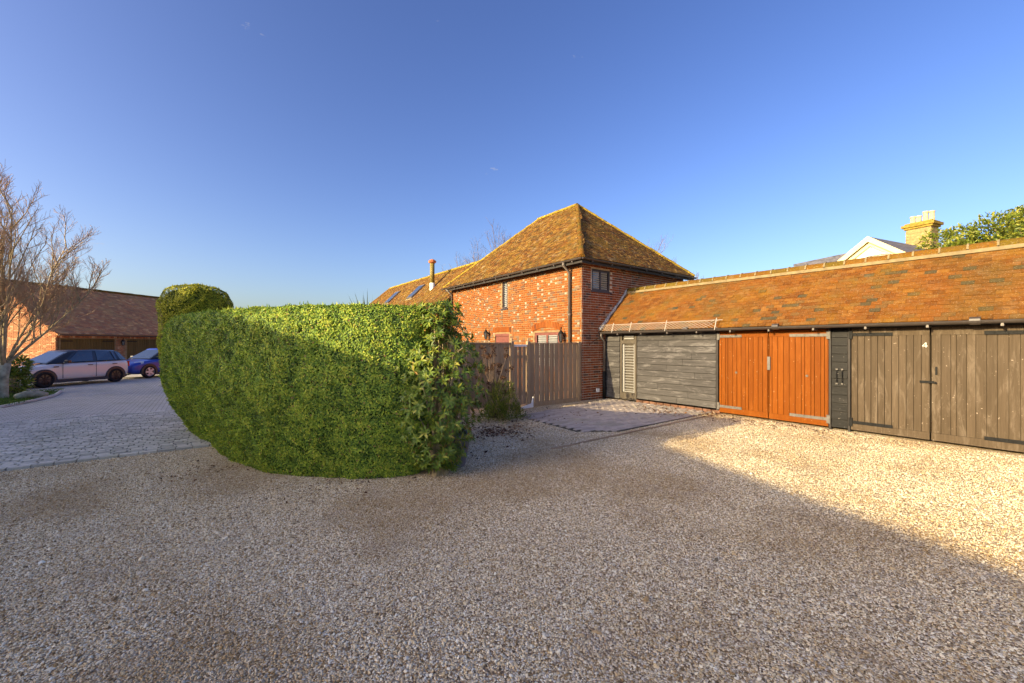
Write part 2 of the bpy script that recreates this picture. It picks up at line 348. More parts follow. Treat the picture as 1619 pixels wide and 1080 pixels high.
bp = MB().prism([(-3.3, -3.0, .002), (-2.6, -3.5, .002), (1.0, -3.45, .002), (1.05, -.25, .002), (-3.15, -.95, .002)], (0, 0, .012)).build('brick_paving', M_joint); tag(bp, 'worn grey brick paving in front of the weatherboarded wall', None, None, 'structure')
items = []
for r_ in range(40):
    for k in range(24):
        x = -3.25 + k * .21 + (r_ % 2) * .105; y = -3.42 + r_ * .104
        if x < 1.0 and y < -.98 + (x + 3.15) * .165 and (y > -3.0 - (x + 3.3) * .714) and x > -3.25:
            items.append((Vector((x, y, .018 + random.uniform(-.003, .003))), Matrix.Rotation(random.gauss(0, .01), 3, 'X') @ rotz(random.gauss(0, .01)), (.195, .088, .02), random.random()))
pieces('paving_brick', items, M_paver, bp, 300, None, 'paving_bricks')
ke = MB()
x = -4.6
while x < .8:
    L = random.uniform(.5, .9); ke.box((x + L / 2, -3.66 + random.uniform(-.015, .015) + .03 * x / 4, .003), (L - .02, .05, .03), rotz(random.gauss(0, .015)), random.random()); x += L
tag(ke.build('timber_edging', M_fence), 'worn sunken timber edging between gravel and brick paving', 'edging')

lawn = MB().prism([(-13.64, 8.4, .0), (-13.3, 9.8, 0), (-13.2, 11.2, 0), (-13.35, 12.6, 0), (-15.1, 14.2, 0), (-19, 13, 0), (-18, 8, 0)], (0, 0, .05)).build('lawn', M_lawn); tag(lawn, 'small lawn patch at the foot of the bare tree', None, None, 'structure')
n = 9000; gx = RNG.uniform(-17.5, -13.3, n); gy_ = RNG.uniform(8.5, 13.5, n); k = gx < -13.35 - .0 * gy_
P = np.stack([gx, gy_, np.full(n, .045)], 1)[k]; n = len(P)
tag(leaf_mesh('grass', P, np.stack([RNG.normal(0, .4, n), RNG.normal(0, .4, n), np.ones(n)], 1), RNG.normal(0, 1, (n, 3)), RNG.uniform(.04, .09, n), .012, RNG.random(n), M_grass), 'short green grass blades on the lawn patch', 'grass', None, 'stuff')
MB().tube([(-13.62, 8.35, .03), (-13.28, 9.8, .03), (-13.16, 11.2, .03), (-13.3, 12.6, .03)], .05, 6).build('stone_edge', M_sett, lawn)

# ------------------------------------------------------------------ walls and roofs
def wall_core(mb, P, D, N, L, z0, z1, holes, thick=.22):
    ss = sorted({0, L, *[h[0] for h in holes], *[h[1] for h in holes]}); zs = sorted({z0, z1, *[h[2] for h in holes], *[h[3] for h in holes]})
    for a, b in zip(ss, ss[1:]):
        for c, d in zip(zs, zs[1:]):
            if any(h[0] <= (a + b) / 2 <= h[1] and h[2] <= (c + d) / 2 <= h[3] for h in holes): continue
            ang = math.atan2(D.y, D.x)
            mb.box(P + D * (a + b) / 2 - N * thick / 2 + Vector((0, 0, (c + d) / 2)), (b - a, thick, d - c), rotz(ang))
def brick_items(P, D, N, L, z0, z1, holes, white=0., zmin=0, top=None):
    out = []; rot = rotz(math.atan2(D.y, D.x)); row = 0; z = z0
    while z + .07 < z1:
        s = -random.choice((0., .0)) - (.16 if row % 2 else .05); k = row
        while s < L:
            l = .225 if k % 2 else .1125
            a, b = max(s, .0), min(s + l, L); zz = z + .0375; head = l < .2
            if b - a > .03 and z >= zmin and not any(a < h[1] - .01 and b > h[0] + .01 and zz + .03 > h[2] and zz - .03 < h[3] for h in holes) and (top is None or zz < top((a + b) / 2)):
                r = random.random() * .905
                if white and random.random() < (white * 2.2 if head else 0): r = random.uniform(.93, 1)
                out.append((P + D * (a + b) / 2 + N * random.uniform(-.004, .003) + Vector((0, 0, zz + random.uniform(-.002, .002))), rot, (b - a - random.uniform(.017, .026), .026, random.uniform(.050, .058)), r))
            s += l; k += 1
        z += .075; row += 1
    return out
def tile_items(O, E, U, L, H, inside, tw=.165, gauge=.1, th=.018):
    out = []; E, U = E.normalized(), U.normalized(); N = E.cross(U).normalized()
    if N.z < 0: N = -N
    base = Matrix((E, U, N)).transposed(); j = 0; u = 0.
    while u < H:
        e = -(j % 2) * tw / 2
        while e < L:
            if inside(e + tw / 2, u + gauge * .6):
                rot = base @ Matrix.Rotation(R(-4.5) + random.gauss(0, .02), 3, 'X') @ rotz(random.gauss(0, .012)) @ Matrix.Rotation(random.gauss(0, .01), 3, 'Y')
                out.append((O + E * (e + tw / 2) + U * (u + gauge * .8) + N * (.022 + random.uniform(-.003, .004)), rot, (tw - .005, gauge * 1.75, th), random.random()))
            e += tw
        u += gauge; j += 1
    return out
def gutter(name, a, b, parent, r=.055, mat=None):
    a, b = Vector(a), Vector(b); d = (b - a).normalized(); s = d.cross(Vector((0, 0, 1))).normalized(); mb = MB()
    prof = [(math.cos(t) * r, math.sin(t) * r) for t in [math.pi + math.pi * i / 8 for i in range(9)]]
    prof += [(x * .86, z * .86) for x, z in prof[::-1]]
    mb.prism([a + s * x + Vector((0, 0, z)) for x, z in prof], b - a); o = mb.build(name, mat or M_gut, parent); return o
def brackets(a, b, n, parent, off):
    a, b = Vector(a), Vector(b)
    for i in range(n):
        p = a.lerp(b, (i + .5) / n); MB().box(p + Vector((0, 0, -.035)), (.03, .03, .10)).box(p + Vector(off) + Vector((0, 0, -.07)), (.035 + abs(off[0]) * 2, .035 + abs(off[1]) * 2, .025)).build('gutter_bracket', M_pipe, parent)
X_, Y_, Z_ = Vector((1, 0, 0)), Vector((0, 1, 0)), Vector((0, 0, 1))

# ---- brick house
house = empty('brick_house', (2.8, 4.1, 0), 'two-storey red brick house with a hipped mossy tile roof', 'house')
WD, LEN, EV, RZ = 5.6, 8.2, 4.28, 7.27
holes_l = [(3.82, 4.17, 3.08, 4.10), (.98, 2.22, .9, 2.12), (3.72, 4.66, .1, 2.12)]        # along +Y from the corner
wl = MB(); wall_core(wl, Vector((0, 0, 0)), Y_, -X_, LEN, 0, EV, holes_l); wl = wl.build('sunny_wall', M_mortar, house); tag(wl, 'sunlit orange brick wall flecked with white bricks')
pieces('brick', brick_items(Vector((0, 0, 0)), Y_, -X_, LEN, .0, EV - .05, holes_l, .065), M_brick, wl, 300, lambda c: c.z > 1.8 and c.y < 7, 'bricks')
holes_d = [(.45, 1.31, 3.40, 4.08)]
wd_ = MB(); wall_core(wd_, Vector((0.22, 0, 0)), X_, -Y_, WD - .22, 0, EV, [(a - .22, b - .22, c, d) for a, b, c, d in holes_d]); wd_.span((0, .0, 0), (.22, -.001, EV)); wd_ = wd_.build('shaded_wall', M_mortar2, house); tag(wd_, 'shaded dark red brick wall with pale joints')
def dark_seen(c): return c.x < 1.0 or c.z > 2.1 + (c.x - .8)
pieces('brick', brick_items(Vector((0, 0, 0)), X_, -Y_, WD, 0, EV - .05, holes_d, .02), M_brick2, wd_, 300, dark_seen, 'bricks')
MB().span((WD - .2, 0, 0), (WD, LEN, EV)).span((.22, LEN - .2, 0), (WD - .2, LEN, EV)).build('rear_wall', M_brick2, house)
# roof of the house
OV = .28; zE = EV + .02
A, B, Cc, Dd = Vector((-OV, -OV, zE)), Vector((WD + OV, -OV, zE)), Vector((WD + OV, LEN + OV, zE)), Vector((-OV, LEN + OV, zE))
Rn, Rf = Vector((WD / 2, WD / 2 + .1, RZ)), Vector((WD / 2, LEN - WD / 2 - .1, RZ))
roof = MB().add([A, B, Cc, Dd, Rn, Rf], [(0, 1, 4), (1, 2, 5, 4), (2, 3, 5), (3, 0, 4, 5), (3, 2, 1, 0)]).build('roof', M_tile_h, house)
def slope(O, E, top0, top1, L):                  # clip for hip slopes: eave O..O+E*L, ridge points top0, top1
    mid = (top0 + top1) / 2; U = (mid - O) - E * (mid - O).dot(E); H = U.length; U.normalize(); e0, e1 = (top0 - O).dot(E), (top1 - O).dot(E)
    return U, H, lambda e, u: e0 * u / H - .06 < e < L + (e1 - L) * u / H + .06 and u < H
L1 = LEN + 2 * OV; U, H, ins = slope(Dd, -Y_, Rf, Rn, L1); t1 = tile_items(Dd, -Y_, U, L1, H, ins)
L2 = WD + 2 * OV; U, H, ins = slope(A, X_, Rn, Rn, L2); t2 = tile_items(A, X_, U, L2, H, ins)
pieces('roof_tile', t1 + t2, M_tile_h, roof, 300, None, 'roof_tiles')
def ridge_run(a, b, parent, mat, r=.11, step=.32, name='ridge_tile'):
    a, b = Vector(a), Vector(b); n = max(1, int((b - a).length / step)); d = (b - a) / n; s = d.normalized().cross(Z_).normalized(); up = s.cross(d.normalized()).normalized()
    for i in range(n):
        p = a + d * i + up * random.uniform(-.008, .008); rr = r * random.uniform(.97, 1.05)
        pr = [p + s * rr * math.cos(t) + up * rr * math.sin(t) for t in [math.pi * k / 6 for k in range(7)]] + [p - s * rr * .8 - up * .02, p + s * rr * .8 - up * .02]
        MB().prism(pr, d * .97, random.random()).build(name, mat, parent)
ridge_run(Rn, Rf, roof, M_lichen); ridge_run(A + Vector((0, 0, .02)), Rn, roof, M_ridge, .09, .22, 'hip_tile'); ridge_run(B + Vector((0, 0, .02)), Rn, roof, M_lichen, .08, .22, 'hip_tile'); ridge_run(Dd + Vector((0, 0, .02)), Rf, roof, M_lichen, .08, .22, 'hip_tile')
MB().span((-OV, -OV, EV - .03), (0, LEN + .1, EV + .0)).span((-OV + .01, -OV + .01, EV - .031), (WD + OV, 0, EV - .001)).span((-OV, -OV, EV - .14), (-OV + .025, LEN + .1, EV - .032)).span((-OV + .026, -OV, EV - .14), (WD + OV, -OV + .025, EV - .033)).build('soffit', M_dark, house)
ga, gb_ = (-OV - .06, LEN + .35, EV - .01), (-OV - .06, -OV - .06, EV - .005)
gutter('gutter', ga, gb_, house); brackets(ga, gb_, 11, house, (.05, 0, 0))
gc_, gd_ = (-OV - .05, -OV - .06, EV - .006), (WD + OV, -OV - .06, EV - .012); gutter('gutter', gc_, gd_, house); brackets(gc_, gd_, 7, house, (0, .05, 0))
MB().tube([(-OV - .06, .44, EV - .03), (-OV - .06, .44, EV - .13), (-.07, .45, EV - .33), (-.07, .45, 0)], .045, 10).tube([(-.07, .45, 2.6), (-.07, .45, 2.68)], .058, 10).tube([(-.07, .45, .9), (-.07, .45, .98)], .058, 10).build('downpipe', M_pipe, house, True)
MB().tube([(-OV - .06, LEN - .05, EV - .03), (-.07, LEN - .1, EV - .3), (-.07, LEN - .1, 0)], .045, 10).build('downpipe', M_pipe, house, True)
def window(parent, P, D, N, wdt, z0, z1, fr, panes, blinds=True, fw=.06, label=None):
    """P at the lower corner on the wall face, D along the wall, N outwards"""
    ang = rotz(math.atan2(D.y, D.x)); mb = MB(); cz = (z0 + z1) / 2
    def bx(m, s0, s1, a, b, dep0, dep1): m.box(P + D * (s0 + s1) / 2 + N * (dep0 + dep1) / 2 + Z_ * (a + b) / 2, (s1 - s0, abs(dep1 - dep0), b - a), ang)
    bx(mb, 0, fw, z0, z1, -.09, -.02); bx(mb, wdt - fw, wdt, z0, z1, -.09, -.02); bx(mb, fw, wdt - fw, z1 - fw, z1, -.09, -.021); bx(mb, fw, wdt - fw, z0, z0 + fw, -.09, -.021)
    pw = (wdt - 2 * fw) / panes
    for i in range(1, panes): bx(mb, fw + i * pw - fw * .4, fw + i * pw + fw * .4, z0 + fw, z1 - fw, -.088, -.022)
    o = mb.build('window', fr, parent)
    if label: o['label'] = label
    for i in range(panes):
        m = MB(); bx(m, fw + i * pw + fw * .4, fw + (i + 1) * pw - fw * .4, z0 + fw, z1 - fw, -.06, -.055); m.build('pane', M_glass, o)
        if blinds:
            z = z0 + fw + .03
            while z < z1 - fw - .02:
                m = MB(); m.box(P + D * (fw + (i + .5) * pw) - N * .045 + Z_ * z, (pw - fw * 1.3, .012, .045), ang @ Matrix.Rotation(R(25), 3, 'X')); m.build('shutter_slat', M_slat, o); z += .07
    m = MB(); bx(m, -.04, wdt + .04, z0 - .05, z0, -.09, .04); m.build('sill', fr, o); return o
window(house, Vector((0, 3.82, 0)), Y_, -X_, .35, 3.08, 4.10, M_frame, 1, label='narrow upstairs window with white shutters')
window(house, Vector((.45, 0, 0)), X_, -Y_, .86, 3.40, 4.08, M_frame, 2, label='two-light window with white shutter slats')
window(house, Vector((0, .98, 0)), Y_, -X_, 1.24, .9, 2.12, M_redfr, 2, True, .09, 'mahogany framed ground floor window under a brick arch')
dm = MB().span((.03, 3.74, .1), (.09, 4.64, 2.02)).span((-.0, 3.72, 2.03), (.1, 4.66, 2.12)).build('door', M_redfr, house)
for (y0, y1, zt, rise) in ((.85, 2.35, 2.14, .14), (3.6, 4.78, 2.15, .03)):
    n = int((y1 - y0) / .075)
    for i in range(n):
        t = (i + .5) / n; z = zt + rise * (1 - (2 * t - 1) ** 2)
        MB().box((-.014, y0 + t * (y1 - y0), z + .11), (.03, .062, .2), Matrix.Rotation(R(-16) * (2 * t - 1) * (rise > .1), 3, 'X'), random.random() * .8).build('arch_brick', M_brick, wl)
MB().span((.62, -.05, .22), (.76, -.014, .34)).build('socket_box', M_white, house, bevel=.01)
MB().tube([(.95, -.03, 2.0), (.6, -.025, 1.86), (.3, -.03, 1.72)], .008, 5).build('cable', M_iron, house)
def wall_lantern(name, P, N, label):
    e = empty(name, P, label, 'lantern', 'brick wall lanterns'); c = Vector(P) + N * .16
    MB().lathe(c + Z_ * -.17, [(.035, 0), (.05, .02), (.055, .03)], 6).lathe(c + Z_ * .10, [(.10, 0), (.08, .04), (.02, .12), (.012, .17), (.02, .19), (.004, .22)], 6).build('cap', M_iron, e)
    MB().lathe(c + Z_ * -.14, [(.05, 0), (.085, .24)], 6).build('glass', M_glass, e)
    m = MB()
    for k in range(6):
        a = 2 * math.pi * k / 6; m.tube([c + Vector((.053 * math.cos(a), .053 * math.sin(a), -.14)), c + Vector((.09 * math.cos(a), .09 * math.sin(a), .10))], .007, 4)
    m.build('frame', M_iron, e); MB().tube([Vector(P) + Z_ * .0, Vector(P) + N * .08 + Z_ * .14, c + Z_ * .16], .012, 6).build('bracket', M_iron, e)
wall_lantern('wall_lantern', Vector((0, 5.07, 2.08)), -X_, 'black lantern on the sunlit brick wall beside the mahogany door')
wall_lantern('wall_lantern', Vector((0, .74, 1.95)), -X_, 'dark lantern on the sunlit brick wall beside the downpipe')

# ---- lower barn wing
wing = empty('barn_wing', (1.8, 16, 0), 'long low barn wing with mossy roof, skylights and a flue pipe', 'barn')
WX, WZ, SL = 1.8, 5.78, .98; WE = -1.7; Y0, Y1 = LEN + .02, 23.6
zw = WZ - SL * (WX - WE)
MB().span((-1.35, Y0 + .15, 0), (-1.15, Y1 - .2, zw + .1)).span((4.7, Y0 + .2, 0), (4.9, Y1 - .2, zw + .1)).span((-1.15, Y1 - .4, 0), (4.7, Y1 - .2, zw + .1)).build('wall', M_brick, wing)
gbm = MB().prism([(-1.35, Y0 + .15, 0), (-.02, Y0 + .15, 0), (-.02, Y0 + .15, 3.85), (-1.35, Y0 + .15, 2.55)], (0, .1, 0)).build('gable_wall', M_mortar, wing)
pieces('brick', brick_items(Vector((-1.35, Y0 + .15, 0)), X_, -Y_, 1.33, 1.8, 3.9, [], .0, 0, lambda s: 2.5 + s * .98), M_brick, gbm, 60, None, 'bricks')
HIP = 2.6
wr = MB().add([(WE, Y0, zw), (WX, Y0, WZ), (2 * WX - WE, Y0, zw), (WE, Y1, zw), (WX, Y1 - HIP, WZ), (2 * WX - WE, Y1, zw)], [(0, 1, 4, 3), (1, 2, 5, 4), (3, 4, 5), (0, 2, 1), (0, 3, 5, 2)]).build('roof', M_tile_h, wing)
Ow = Vector((WE, Y1, zw)); Uw = Vector((WX - WE, 0, WZ - zw)); Hw = Uw.length; Lw = Y1 - Y0
pieces('roof_tile', tile_items(Ow, -Y_, Uw, Lw, Hw, lambda e, u: e > HIP * u / Hw and u > Hw * .35 and e < Lw + .05, .165, .1), M_tile_h, wr, 60, None, 'roof_tiles')
ridge_run((WX, Y0, WZ), (WX, Y1 - HIP, WZ), wr, M_lichen, .11, .4); ridge_run((WE, Y1, zw), (WX, Y1 - HIP, WZ), wr, M_ridge, .09, .4, 'hip_tile')
MB().prism([(WE, Y0 - .03, zw - .12), (-.1, Y0 - .03, zw - .12 + SL * 1.6), (-.1, Y0 - .03, zw + .03 + SL * 1.6), (WE, Y0 - .03, zw + .03)], (0, .028, 0)).build('bargeboard', M_fence, wing)
Nw = Vector((-SL, 0, 1)).normalized(); Uw.normalize()
for (yc_, xc_) in ((13.85, .72), (17.6, .72)):
    p = Vector((xc_, yc_, WZ - SL * (WX - xc_))) + Nw * .05; rot = Matrix((-Y_, Uw, Nw)).transposed()
    o = MB().box(p, (.80, 1.18, .10), rot).build('skylight', M_galv, wing); MB().box(p + Nw * .055, (.66, 1.0, .012), rot).build('pane', M_glass, o)
    MB().box(p - Uw * .64 - Nw * .02, (.9, .16, .02), rot).build('flashing', M_pale, o)
fx, fy = .69, 11.69
fl = MB().tube([(fx, fy, 5.0), (fx, fy, 6.1)], .125, 14).build('flue', M_flue, wing, True)
MB().tube([(fx, fy, 4.4), (fx, fy, 5.02)], .14, 14).build('flue_base', M_white, fl, True); MB().lathe((fx, fy, 6.08), [(.13, 0), (.20, .05), (.22, .12), (.16, .18), (.08, .22)], 14).build('cowl', M_clay, fl)

# ---- garage row
GX = 1.07; GYE = -11.0; GR, GZ = 2.2, 3.47; GEX, GEZ = .90, 2.17
gar = empty('garage_row', (2.5, -5.5, 0), 'low timber garage row with an orange clay tile roof', 'garage')
def gwall(y0, y1, z0, z1, mat, name, step=.16, label=None):
    bk = MB().span((GX + .02, y1, z0), (GX + .12, y0, z1)).build(name, M_dark, gar); z = z0
    if label: bk['label'] = label
    its = []
    while z < z1 - .02:
        hgt = min(step, z1 - z); cuts = [y1, y0]
        if y0 - y1 > 1.5: cuts = [y1, y1 + random.uniform(.5, y0 - y1 - .5), y0]
        for a, b in zip(cuts, cuts[1:]):
            its.append((Vector((GX + .004 + random.uniform(-.002, .002), (a + b) / 2, z + hgt / 2)), Matrix.Rotation(R(6.5), 3, 'Y'), (.022, b - a - .006, hgt - .012), random.random()))
        z += step
    pieces('weatherboard', its, mat, bk)
    return bk
gwall(-.03, -.58, .05, 2.12, M_grey, 'board_wall', label='narrow weathered grey board wall beside the brick house')
gwall(-1.22, -3.56, .12, 2.12, M_grey, 'board_wall', .172, 'weathered grey horizontal board wall')
pl = MB()
y = -1.2
while y > -3.5: pl.box((GX + .0, y - .11, .045), (.05, .205, .075), None, random.random()); y -= .225
pl.build('brick_plinth', M_plinth, gar)
gwall(-5.93, -6.19, .05, 2.1, M_black, 'pier', .165, 'black weatherboarded pier between the two pairs of garage doors')
for yy in (-6.02, -6.11):
    o = MB().tube([(GX - .03, yy, .95), (GX - .05, yy, 1.0), (GX - .05, yy, 1.17), (GX - .03, yy, 1.22)], .007, 6).build('pull_handle', M_iron, gar); MB().box((GX - .03, yy, .94), (.02, .035, .03)).box((GX - .03, yy, 1.23), (.02, .035, .03)).build('end_plate', M_galv, o)
# louvred side door
ld = MB().span((GX - .01, -.67, .05), (GX + .08, -.60, 2.1)).span((GX - .01, -1.20, .05), (GX + .08, -1.13, 2.1)).span((GX - .009, -1.13, 1.74), (GX + .08, -.67, 1.84)).span((GX - .009, -1.13, 2.06), (GX + .08, -.67, 2.12)).span((GX - .009, -1.13, .05), (GX + .08, -.67, .26)).span((GX + .05, -1.13, .26), (GX + .06, -.67, 2.06)).build('side_door', M_doorfr, gar); tag(ld, 'timber side door with white louvre slats')
MB().span((GX - .005, -.76, .28), (GX + .03, -.70, 1.72)).span((GX - .005, -1.13, .28), (GX + .03, -1.10, 1.72)).span((GX - .004, -1.10, .28), (GX + .03, -.76, .31)).build('louvre_frame', M_slat, ld)
z = .35
while z < 1.72: MB().box((GX + .012, -.93, z), (.012, .33, .034), Matrix.Rotation(R(-30), 3, 'Y')).build('louvre_slat', M_slat, ld); z += .082
for z in (1.90, 1.97): MB().box((GX + .01, -.92, z), (.012, .34, .045)).build('louvre_slat', M_slat, ld)
MB().span((GX - .02, -3.62, 0), (GX + .1, -3.57, 2.12)).span((GX - .02, -5.925, 0), (GX + .1, -5.885, 2.12)).span((GX - .02, -6.235, 0), (GX + .1, -6.195, 2.12)).build('door_post', M_dark, gar)
def gdoor(y0, y1, mat, label, nb, hinge_at, hmat, hl):
    """one leaf from y0 (farther) to y1 (nearer)"""
    z0, z1 = .05, 2.04; o = MB().span((GX + .03, y1 + .004, z0), (GX + .06, y0 - .004, z1)).build('garage_door', mat, gar); tag(o, label)
    MB().span((GX - .012, y1 + .005, z1 - .14), (GX + .029, y0 - .005, z1)).build('top_rail', mat, o); MB().span((GX - .012, y1 + .005, z0), (GX + .029, y0 - .005, z0 + .13)).build('bottom_rail', mat, o)
    wd = (y0 - y1 - .02); ws = [random.choice((1, 1, 1, .55, .9)) for _ in range(nb)]; k = wd / sum(ws); s = y0 - .01
    for q in ws:
        MB().span((GX + random.uniform(-.002, .002), s - q * k + .006, z0 + .132), (GX + .029, s - .003, z1 - .142), random.random()).build('plank', mat, o); s -= q * k
    for z in (z0 + .15, z1 - .115):
        a, b = (y0 - .0, y0 - hl) if hinge_at == 'far' else (y1, y1 + hl)
        h = MB().span((GX - .022, min(a, b), z - .03), (GX - .014, max(a, b), z + .03)).box((GX - .02, a, z), (.03, .06, .17)).build('strap_hinge', hmat, o)
        for q in range(4): MB().lathe((GX - .022, a + (b - a) * (q + .6) / 4.4, z), [(.010, 0), (.006, .006)], 6, (-1, 0, 0)).build('bolt', hmat, h)
    return o
d1 = gdoor(-3.63, -4.75, M_orange, 'orange painted leaf of garage door beside the grey board wall', 12, 'far', M_galv, .55)
d2 = gdoor(-4.76, -5.88, M_orange, 'orange painted leaf of garage door beside the black pier', 12, 'near', M_galv, .7)
d3 = gdoor(-6.24, -7.35, M_brown, 'taupe leaf of garage door marked with a white 4', 11, 'far', M_iron, .62)
d4 = gdoor(-7.36, -8.60, M_brown, 'taupe leaf of garage door with a small keyhole plate', 11, 'near', M_iron, .62)
gwall(-8.62, -11.0, .05, 2.1, M_black, 'pier', .165)
MB().span((GX - .03, -4.80, 1.15), (GX - .014, -4.74, 1.45)).build('latch_plate', M_galv, d1)
for (yy, zz) in ((-4.05, 1.05), (-5.5, 1.06)): MB().lathe((GX - .002, yy, zz), [(.028, 0), (.024, .012)], 10, (-1, 0, 0)).build('bolt_head', M_galv, d1 if yy > -4.75 else d2)
MB().span((GX - .03, -7.40, 1.05), (GX - .005, -7.22, 1.09)).lathe((GX - .03, -7.42, 1.06), [(.02, 0), (.015, .02)], 8, (-1, 0, 0)).build('hasp', M_iron, d3); MB().span((GX - .022, -7.44, 1.20), (GX - .002, -7.415, 1.34)).build('keyhole_plate', M_iron, d4)
xx = GX - .016; q0 = -7.27; zc = 1.72; m4 = MB(Matrix.Translation((xx - .004, q0, zc)) @ Matrix.Scale(.7, 4) @ Matrix.Translation((-xx, -q0, -zc)))      # the painted figure 4 (reads left to right towards -y)
m4.span((xx - .003, q0 - .050, zc - .06), (xx + .012, q0 - .038, zc + .065)).span((xx - .003, q0 - .075, zc - .03), (xx + .012, q0 - .051, zc - .016)).span((xx - .003, q0 - .037, zc - .03), (xx + .012, q0 + .025, zc - .016)).prism([(xx - .002, q0 + .025, zc - .015), (xx - .002, q0 + .012, zc - .015), (xx - .002, q0 - .037, zc + .048), (xx - .002, q0 - .037, zc + .065)], (.012, 0, 0))
m4.build('number_four', M_white, d3)
MB().span((GX + .0, -11, 2.05), (GX + .1, -.02, 2.2)).build('wall_plate', M_dark, gar)
MB().span((3.9, -11, 0), (4.0, -.02, 2.3)).span((GX + .1, -11, 0), (3.9, -10.9, 2.3)).build('rear_wall', M_dark, gar)
groof = MB().prism([(GEX, 0, GEZ - .03), (GR, 0, GZ - .03), (4.2, 0, 2.2), (4.2, 0, 2.1), (GR, 0, GZ - .14), (GEX, 0, GEZ - .1)], (0, GYE, 0)).build('roof', M_tile_g, gar)
Og = Vector((GEX - .05, GYE, GEZ - .05)); Ug = Vector((GR - GEX, 0, GZ - GEZ)); Hg = Ug.length + .05
pieces('roof_tile', tile_items(Vector((GEX - .05, 0, GEZ - .05)), -Y_, Ug, 11.0, Hg, lambda e, u: e < 11), M_tile_g, groof, 300, lambda c: c.y > -8.4, 'roof_tiles')
for i in range(30):
    y = -.05 - i * .365; pr = [(GR + .125 * math.cos(t), y, GZ + .0 + .125 * math.sin(t)) for t in [math.pi * k / 8 for k in range(9)]]
    MB().prism(pr, (0, -.335, 0), random.random()).build('ridge_tile', M_ridge, groof); pr2 = [(x + (x - GR) * .10, yy - .335, z + .012) for x, yy, z in pr]; MB().prism(pr2, (0, -.03, 0)).build('ridge_joint', M_pale, groof)
MB().span((GR - .155, -11, GZ - .07), (GR - .118, -.05, GZ - .005)).build('mortar_bed', M_pale, groof)
gpts = [Vector((GEX - .09, 0.02, 2.10)), Vector((GEX - .09, -3.6, 2.115)), Vector((GEX - .09, -11, 2.13))]
for a, b in zip(gpts, gpts[1:]): gutter('gutter', a, b, gar, .06)
brackets((GEX - .1, -.3, 2.09), (GEX - .1, -8.6, 2.11), 10, gar, (.1, 0, 0))
for yy in (-2.9, -5.0, -7.9): MB().tube([(GEX - .09, yy - .06, 2.115), (GEX - .09, yy + .06, 2.115)], .066, 12).build('gutter_joint', M_gut, gar)
MB().span((GEX - .03, -11, 2.05), (GEX - .005, -.02, 2.17)).build('fascia', M_dark, gar)
dp = MB().tube([(GEX - .09, -.06, 2.08), (GEX - .09, -.06, 1.96), (GX - .1, -.05, 1.80), (GX - .1, -.05, .85)], .042, 10).build('downpipe', M_pipe, gar, True); MB().tube([(GX - .1, -.05, .0), (GX - .1, -.05, .86)], .052, 10).build('pipe_sleeve', M_iron, dp, True)
# white netting standing on the gutter
net = MB(); a0, a1 = -.02, -3.85; hN = .19; n = 34
for i in range(-4, n + 1):
    ya = a0 + (a1 - a0) * i / n; yb = a0 + (a1 - a0) * (i + 3.2) / n
    for s0, s1 in ((ya, yb), (yb, ya)):
        if min(s0, s1) < a1 - .02 or max(s0, s1) > a0 + .02: continue
        net.tube([(GEX - .17, s0, 2.13), (GEX - .09, s1, 2.13 + hN)], .0036, 4, False)
net.tube([(GEX - .09, a0, 2.13 + hN), (GEX - .09, a1, 2.13 + hN)], .007, 4).build('gutter_netting', M_net, gar)
for yy in (-.55, -1.2, -2.35, -3.7): MB().tube([(GEX - .18, yy, 2.08), (GEX - .08, yy, 2.37)], .012, 5).build('netting_post', M_net, gar)
fm = MB(); pv = Vector((GEX - .12, -.02, 2.12)); nn = 14                                       # lumpy lead flashing up the verge
fm.tube([pv.lerp(Vector((GR, -.02, GZ + .03)), i / nn) + Vector((random.uniform(-.01, .01), random.uniform(-.02, .0), .05 + random.uniform(-.015, .015))) for i in range(nn + 1)], [.05 + random.uniform(-.012, .02) for _ in range(nn + 1)], 8).build('lead_flashing', M_lead, gar, True)

# ---- fence
fence = empty('timber_fence', (-2, 0, 0), 'weathered vertical board fence running out from the brick house corner', 'fence')
FZ = 1.78
def fence_panel(x0, x1, step, wd, z0=.12, z1=1.74, gap=False):
    o = MB().span((x0, .035, .35), (x1, .07, .43)).span((x0, .035, 1.35), (x1, .07, 1.43)).build('rail', M_fence, fence); x = x0; k = 0
    while x < x1 - .02:
        w_ = min(wd, x1 - x)
        MB().box((x + w_ / 2, .012 + (k % 2) * .014, (z0 + z1) / 2), (w_, .013, z1 - z0), None, random.random()).build('board', M_fence, o); x += step * random.uniform(.97, 1.03); k += 1
fence_panel(-6.2, -4.0, .095, .1); fence_panel(-3.95, -2.72, .095, .1); fence_panel(-2.03, -.14, .092, .086)
fence_panel(-2.56, -2.14, .07, .058, .1, 1.66)
for x in (-4.0, -2.64, -2.08, -.11):
    p = MB().span((x - .045, -.03, 0), (x + .045, .06, 1.80)).build('post', M_fence, fence, bevel=.006)
    if x < -.2: MB().lathe((x, .015, 1.80), [(.05, 0), (.05, .012), (.02, .025), (.032, .05), (.03, .07), (.012, .085)], 10).build('finial', M_fence, p)
MB().span((-6.2, -.02, 1.742), (-2.69, .06, 1.775)).build('capping_rail', M_fence, fence); MB().span((-2.03, -.02, 1.743), (-.16, .06, 1.776)).build('capping_rail', M_fence, fence); MB().span((-2.56, -.01, 1.662), (-2.14, .05, 1.72)).build('gate_rail', M_white, fence)
MB().span((-2.03, -.012, .0), (-.15, .05, .12)).build('gravel_board', M_fence, fence)
tag(MB().prism([(-2.75, -.42, .06), (-2.2, -.36, .06), (-2.2, -.36, .34), (-2.26, -.36, .16), (-2.72, -.42, .09)], (0, .03, 0)).build('white_offcut', M_white), 'white pointed offcut propped against the fence gate', 'board')
